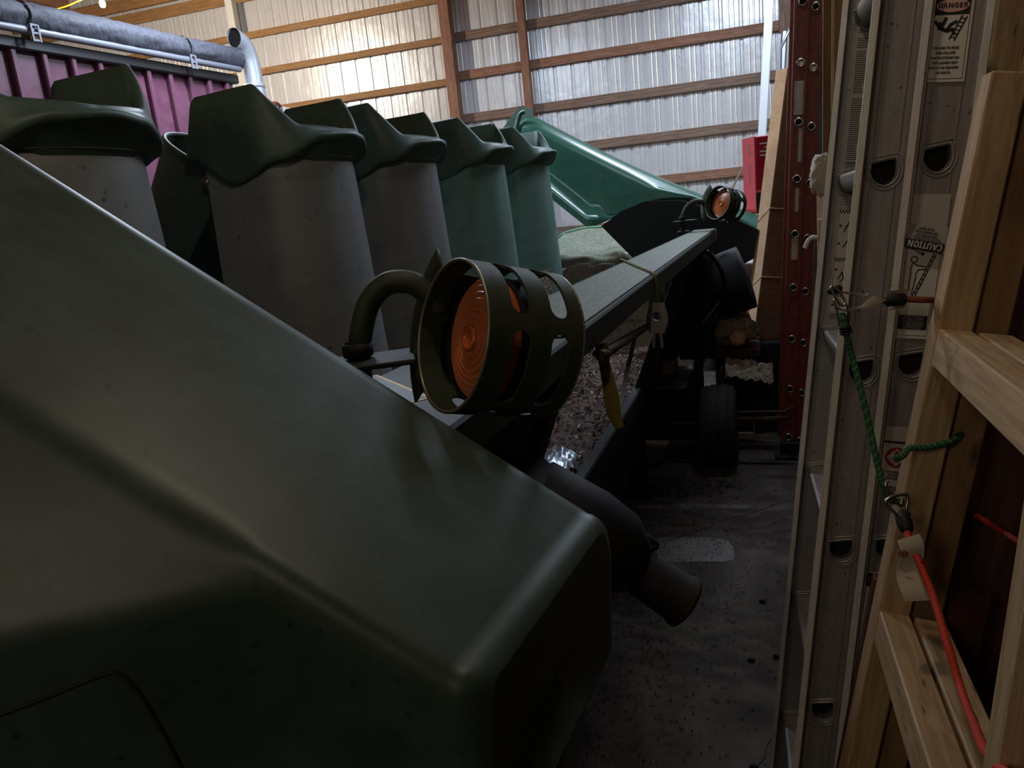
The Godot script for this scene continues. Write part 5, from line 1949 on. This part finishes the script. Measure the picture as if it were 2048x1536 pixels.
# ---------------------------------------------------------------- on the floor and on the head
func floor_clutter():
	var r := RandomNumberGenerator.new()
	r.seed = 31
	# husk litter in the trough: nobody could count it
	var st := mb()
	var n := FastNoiseLite.new()
	n.seed = 6
	n.frequency = 5.0
	n.fractal_octaves = 4
	var g := []
	for i in 41:
		var row := []
		for k in 121:
			var x: float = lerp(-0.79, -1.62, i / 40.0)
			var z: float = lerp(-1.15, -5.0, k / 120.0)
			row.append(Vector3(x, 0.635 + 0.10 * (-0.79 - x) + 0.045 * n.get_noise_2d(x * 1.5, z * 1.5) + r.randf_range(-0.008, 0.008), z))
		g.append(row)
	grid(st, g, false, 0)
	var bed := put("husk_litter", st, M.husk)
	tag(bed, "brown crushed corn husks filling the trough under the rear beam", "husks")
	bed.set_meta("kind", "stuff")
	for pass_ in 3:
		st = mb()
		for k in 1500:
			var x := r.randf_range(-1.5, -0.80)
			var z := r.randf_range(-1.4, -4.9)
			flake(st, Vector3(x, 0.652 + 0.10 * (-0.79 - x) + 0.045 * n.get_noise_2d(x * 1.5, z * 1.5), z), r, 0.03, 0.011)
		var o := put("husk_flakes", st, [M.husk, M.husk_pale, M.husk_dark][pass_], bed)
		o.set_meta("kind", "stuff")
	# litter on the floor
	st = mb()
	for k in 2600:
		var z := r.randf_range(-4.3, -1.2)
		var x := -0.62 + r.randfn(0.0, 0.20) - (z + 1.2) * 0.03
		if x > 0.1 or x < -1.0: continue
		flake(st, Vector3(x, 0.006, z), r, 0.011, 0.005)
	for k in 420:
		var a := r.randf() * TAU
		var q := sqrt(r.randf())
		flake(st, Vector3(-0.62 + cos(a) * q * 0.30, 0.008 + 0.02 * (1.0 - q), -4.22 + sin(a) * q * 0.16), r, 0.022, 0.01)
	var fl := put("floor_litter", st, M.husk_dark)
	tag(fl, "dark chaff and dirt scattered on the concrete aisle", "litter")
	fl.set_meta("kind", "stuff")
	# cracks and pale worn patches
	st = mb()
	var pts := []
	for k in 22:
		var f := k / 21.0
		pts.append(Vector3(lerp(-0.95, 0.0, f) + 0.018 * n.get_noise_2d(f * 3.0, 1.0), 0.0015, lerp(-3.15, -4.10, f) + 0.03 * n.get_noise_2d(f * 3.0, 7.0)))
	ribbon(st, pts, 0.005)
	pts = []
	for k in 12:
		var f := k / 11.0
		pts.append(Vector3(lerp(-0.13, -0.02, f) + 0.02 * n.get_noise_2d(f * 3.0, 3.0), 0.0015, lerp(-1.95, -2.4, f)))
	ribbon(st, pts, 0.003)
	var cr := put("crack", st, M.crack, get_node("floor"))
	for p in [[-0.50, -3.42, 0.44, 0.26, 0.1], [-0.42, -3.95, 0.42, 0.06, 0.05], [-0.75, -3.9, 0.14, 0.06, 0.0]]:
		st = mb()
		var poly := PackedVector2Array()
		for k in 28:
			var a := TAU * k / 28.0
			var c := Vector2(cos(a), sin(a))
			var sq: float = 1.0 / max(abs(c.x), abs(c.y))
			poly.append(c * lerp(1.0, sq, 0.75) * Vector2(p[2], p[3]) * 0.5 * (1.0 + 0.10 * n.get_noise_2d(cos(a) * 2.0 + p[0] * 9.0, sin(a) * 2.0)))
		prism(st, poly, 0.001, Transform3D(Basis(Vector3.UP, p[4]) * Basis(Vector3.RIGHT, -PI / 2), Vector3(p[0], 0.0005, p[1])))
		put("pale_patch", st, M.concrete_pale, get_node("floor"))
	# droppings: four dark crumbs
	for p in [[-0.135, -2.98, "dark crumb lying farthest up the bare aisle, alone"], [-0.16, -2.56, "dark crumb at the left of three across the aisle"], [-0.075, -2.60, "dark crumb in the middle of three across the aisle"], [-0.03, -2.58, "dark crumb at the right of three across the aisle"], [-0.13, -2.02, "dark crumb lying nearest the camera on the aisle"]]:
		st = mb()
		lump(st, Vector3(p[0], 0.006, p[1]), Vector3(0.013, 0.007, 0.008), int(p[1] * -100), 0.4)
		tag(put("dirt_crumb", st, M.hole_dark), p[2], "dirt", "crumbs on the aisle")
	# yellow twine over the beam, clear plastic hook under it
	st = mb()
	tube(st, [Vector3(-0.705, 1.30, -3.40), Vector3(-0.705, 1.400, -3.379), Vector3(-0.58, 1.4005, -3.05), Vector3(-0.462, 1.400, -2.75), Vector3(-0.452, 1.385, -2.73), Vector3(-0.455, 1.31, -2.78), Vector3(-0.470, 1.25, -2.80)], 0.0045, 8)
	tag(put("twine", st, M.yellow_ribbon), "thin yellow twine looped over the rear beam", "twine")
	var t = thing("plastic_clasp", "cloudy plastic clasp with a round hole hanging under the rear beam", "clasp", Vector3(-0.446, 1.30, -2.69), Basis(Vector3.UP, -0.25))
	st = mb()
	var hole := PackedVector2Array()
	for k in 20: hole.append(Vector2(cos(TAU * (k + 0.5) / 20), sin(TAU * (k + 0.5) / 20)) * 0.016 + Vector2(0, -0.045))
	var map := func(p: Vector2, side: int) -> Vector3:
		var f: float = clamp((-p.y - 0.01) / 0.10, 0.0, 1.0)
		return Vector3(p.x * (0.75 + 0.4 * sin(f * PI)), p.y, 0.006 - 0.012 * side + 0.01 * f)
	holed(st, Rect2(-0.034, -0.105, 0.068, 0.105), hole, map, 3)
	put("clasp_body", st, M.label_grey, t)
	for s in [-0.014, 0.014]:
		st = mb()
		box(st, Transform3D(Basis(Vector3(0, 0, 1), s * 6.0), Vector3(s, -0.13, 0.01)), Vector3(0.009, 0.06, 0.006), 0.002)
		put("prong", st, M.steel, t)
	st = mb()
	tube(st, [Vector3(-0.462, 1.292, -1.88), Vector3(-0.482, 1.245, -2.35), Vector3(-0.492, 1.2115, -2.72)], [0.014, 0.015, 0.012], 10)
	tag(put("stick", st, M.board_red), "dark stick slanting under the rear beam with a ribbon tied to it", "stick")
	st = mb()
	var rb := [[Vector3(-0.472, 1.315, -1.93), 0.014], [Vector3(-0.470, 1.292, -1.945), 0.016], [Vector3(-0.470, 1.255, -1.95), 0.013], [Vector3(-0.462, 1.21, -1.945), 0.015], [Vector3(-0.455, 1.16, -1.94), 0.020], [Vector3(-0.450, 1.12, -1.935), 0.017], [Vector3(-0.436, 1.085, -1.93), 0.010]]
	g = []
	for p in rb:
		g.append([p[0] + Vector3(-p[1], -0.004, 0.004), p[0] + Vector3(0, 0, 0.012), p[0] + Vector3(p[1], 0.004, 0.0)])
	sheet(st, g, 0.002)
	tube(st, curve([Vector3(-0.492, 1.287, -1.93), Vector3(-0.47, 1.300, -1.915), Vector3(-0.452, 1.287, -1.93), Vector3(-0.47, 1.272, -1.955), Vector3(-0.492, 1.287, -1.93)], 5), 0.006, 8)
	sheet(st, [[Vector3(-0.500, 1.215, -2.50), Vector3(-0.488, 1.213, -2.50)], [Vector3(-0.520, 1.13, -2.46), Vector3(-0.505, 1.13, -2.46)], [Vector3(-0.50, 1.06, -2.2), Vector3(-0.485, 1.065, -2.2)], [Vector3(-0.475, 1.09, -1.95), Vector3(-0.455, 1.1, -1.95)]], 0.002)
	tag(put("yellow_ribbon", st, M.yellow_ribbon), "dull yellow ribbon knotted on the stick and hanging down", "ribbon")
	# crumpled clear plastic in the trough
	st = mb()
	g = []
	for i in 13:
		var row := []
		for k in 17:
			var u := i / 12.0
			var v := k / 16.0
			var w := n.get_noise_2d(u * 1.1, v * 1.1)
			row.append(Vector3(lerp(-0.80, -0.95, u), 0.695 + 0.03 * w + 0.03 * sin(u * 3.0), lerp(-2.42, -2.80, v)))
		g.append(row)
	sheet(st, g, 0.003)
	tag(put("plastic_wrap", st, M.grey_metal), "shiny crumpled plastic scrap at the near end of the husks", "plastic")
	# grey plastic hanging behind the beam
	st = mb()
	g = []
	for i in 9:
		var row := []
		for k in 21:
			var u := i / 8.0
			var v := k / 20.0
			row.append(Vector3(-1.28 + 0.02 * sin(v * 19.0), lerp(0.70, 1.30, u), lerp(-2.6, -4.2, v)))
		g.append(row)
	sheet(st, g, 0.003)
	tag(put("plastic_curtain", st, M.cloth_grey), "folded grey plastic curtain between the row hoods and the rear beam", "plastic")

func flake(st: SurfaceTool, p: Vector3, r: RandomNumberGenerator, l: float, w: float):
	var b := Basis.from_euler(Vector3(r.randf_range(-0.6, 0.6), r.randf() * TAU, r.randf_range(-0.6, 0.6)))
	l *= r.randf_range(0.4, 1.2)
	w *= r.randf_range(0.5, 1.2)
	st.set_smooth_group(-1)
	quad(st, p + b * Vector3(-l * 0.5, 0, -w * 0.4), p + b * Vector3(-l * 0.4, 0.002, w * 0.5), p + b * Vector3(l * 0.5, 0.001, w * 0.4), p + b * Vector3(l * 0.35, 0, -w * 0.5))

func ribbon(st: SurfaceTool, pts: Array, w: float):
	st.set_smooth_group(-1)
	for i in pts.size() - 1:
		var d: Vector3 = (pts[i + 1] - pts[i]).normalized()
		var s := d.cross(Vector3.UP) * w * 0.5
		quad(st, pts[i] - s, pts[i] + s, pts[i + 1] + s, pts[i + 1] - s)
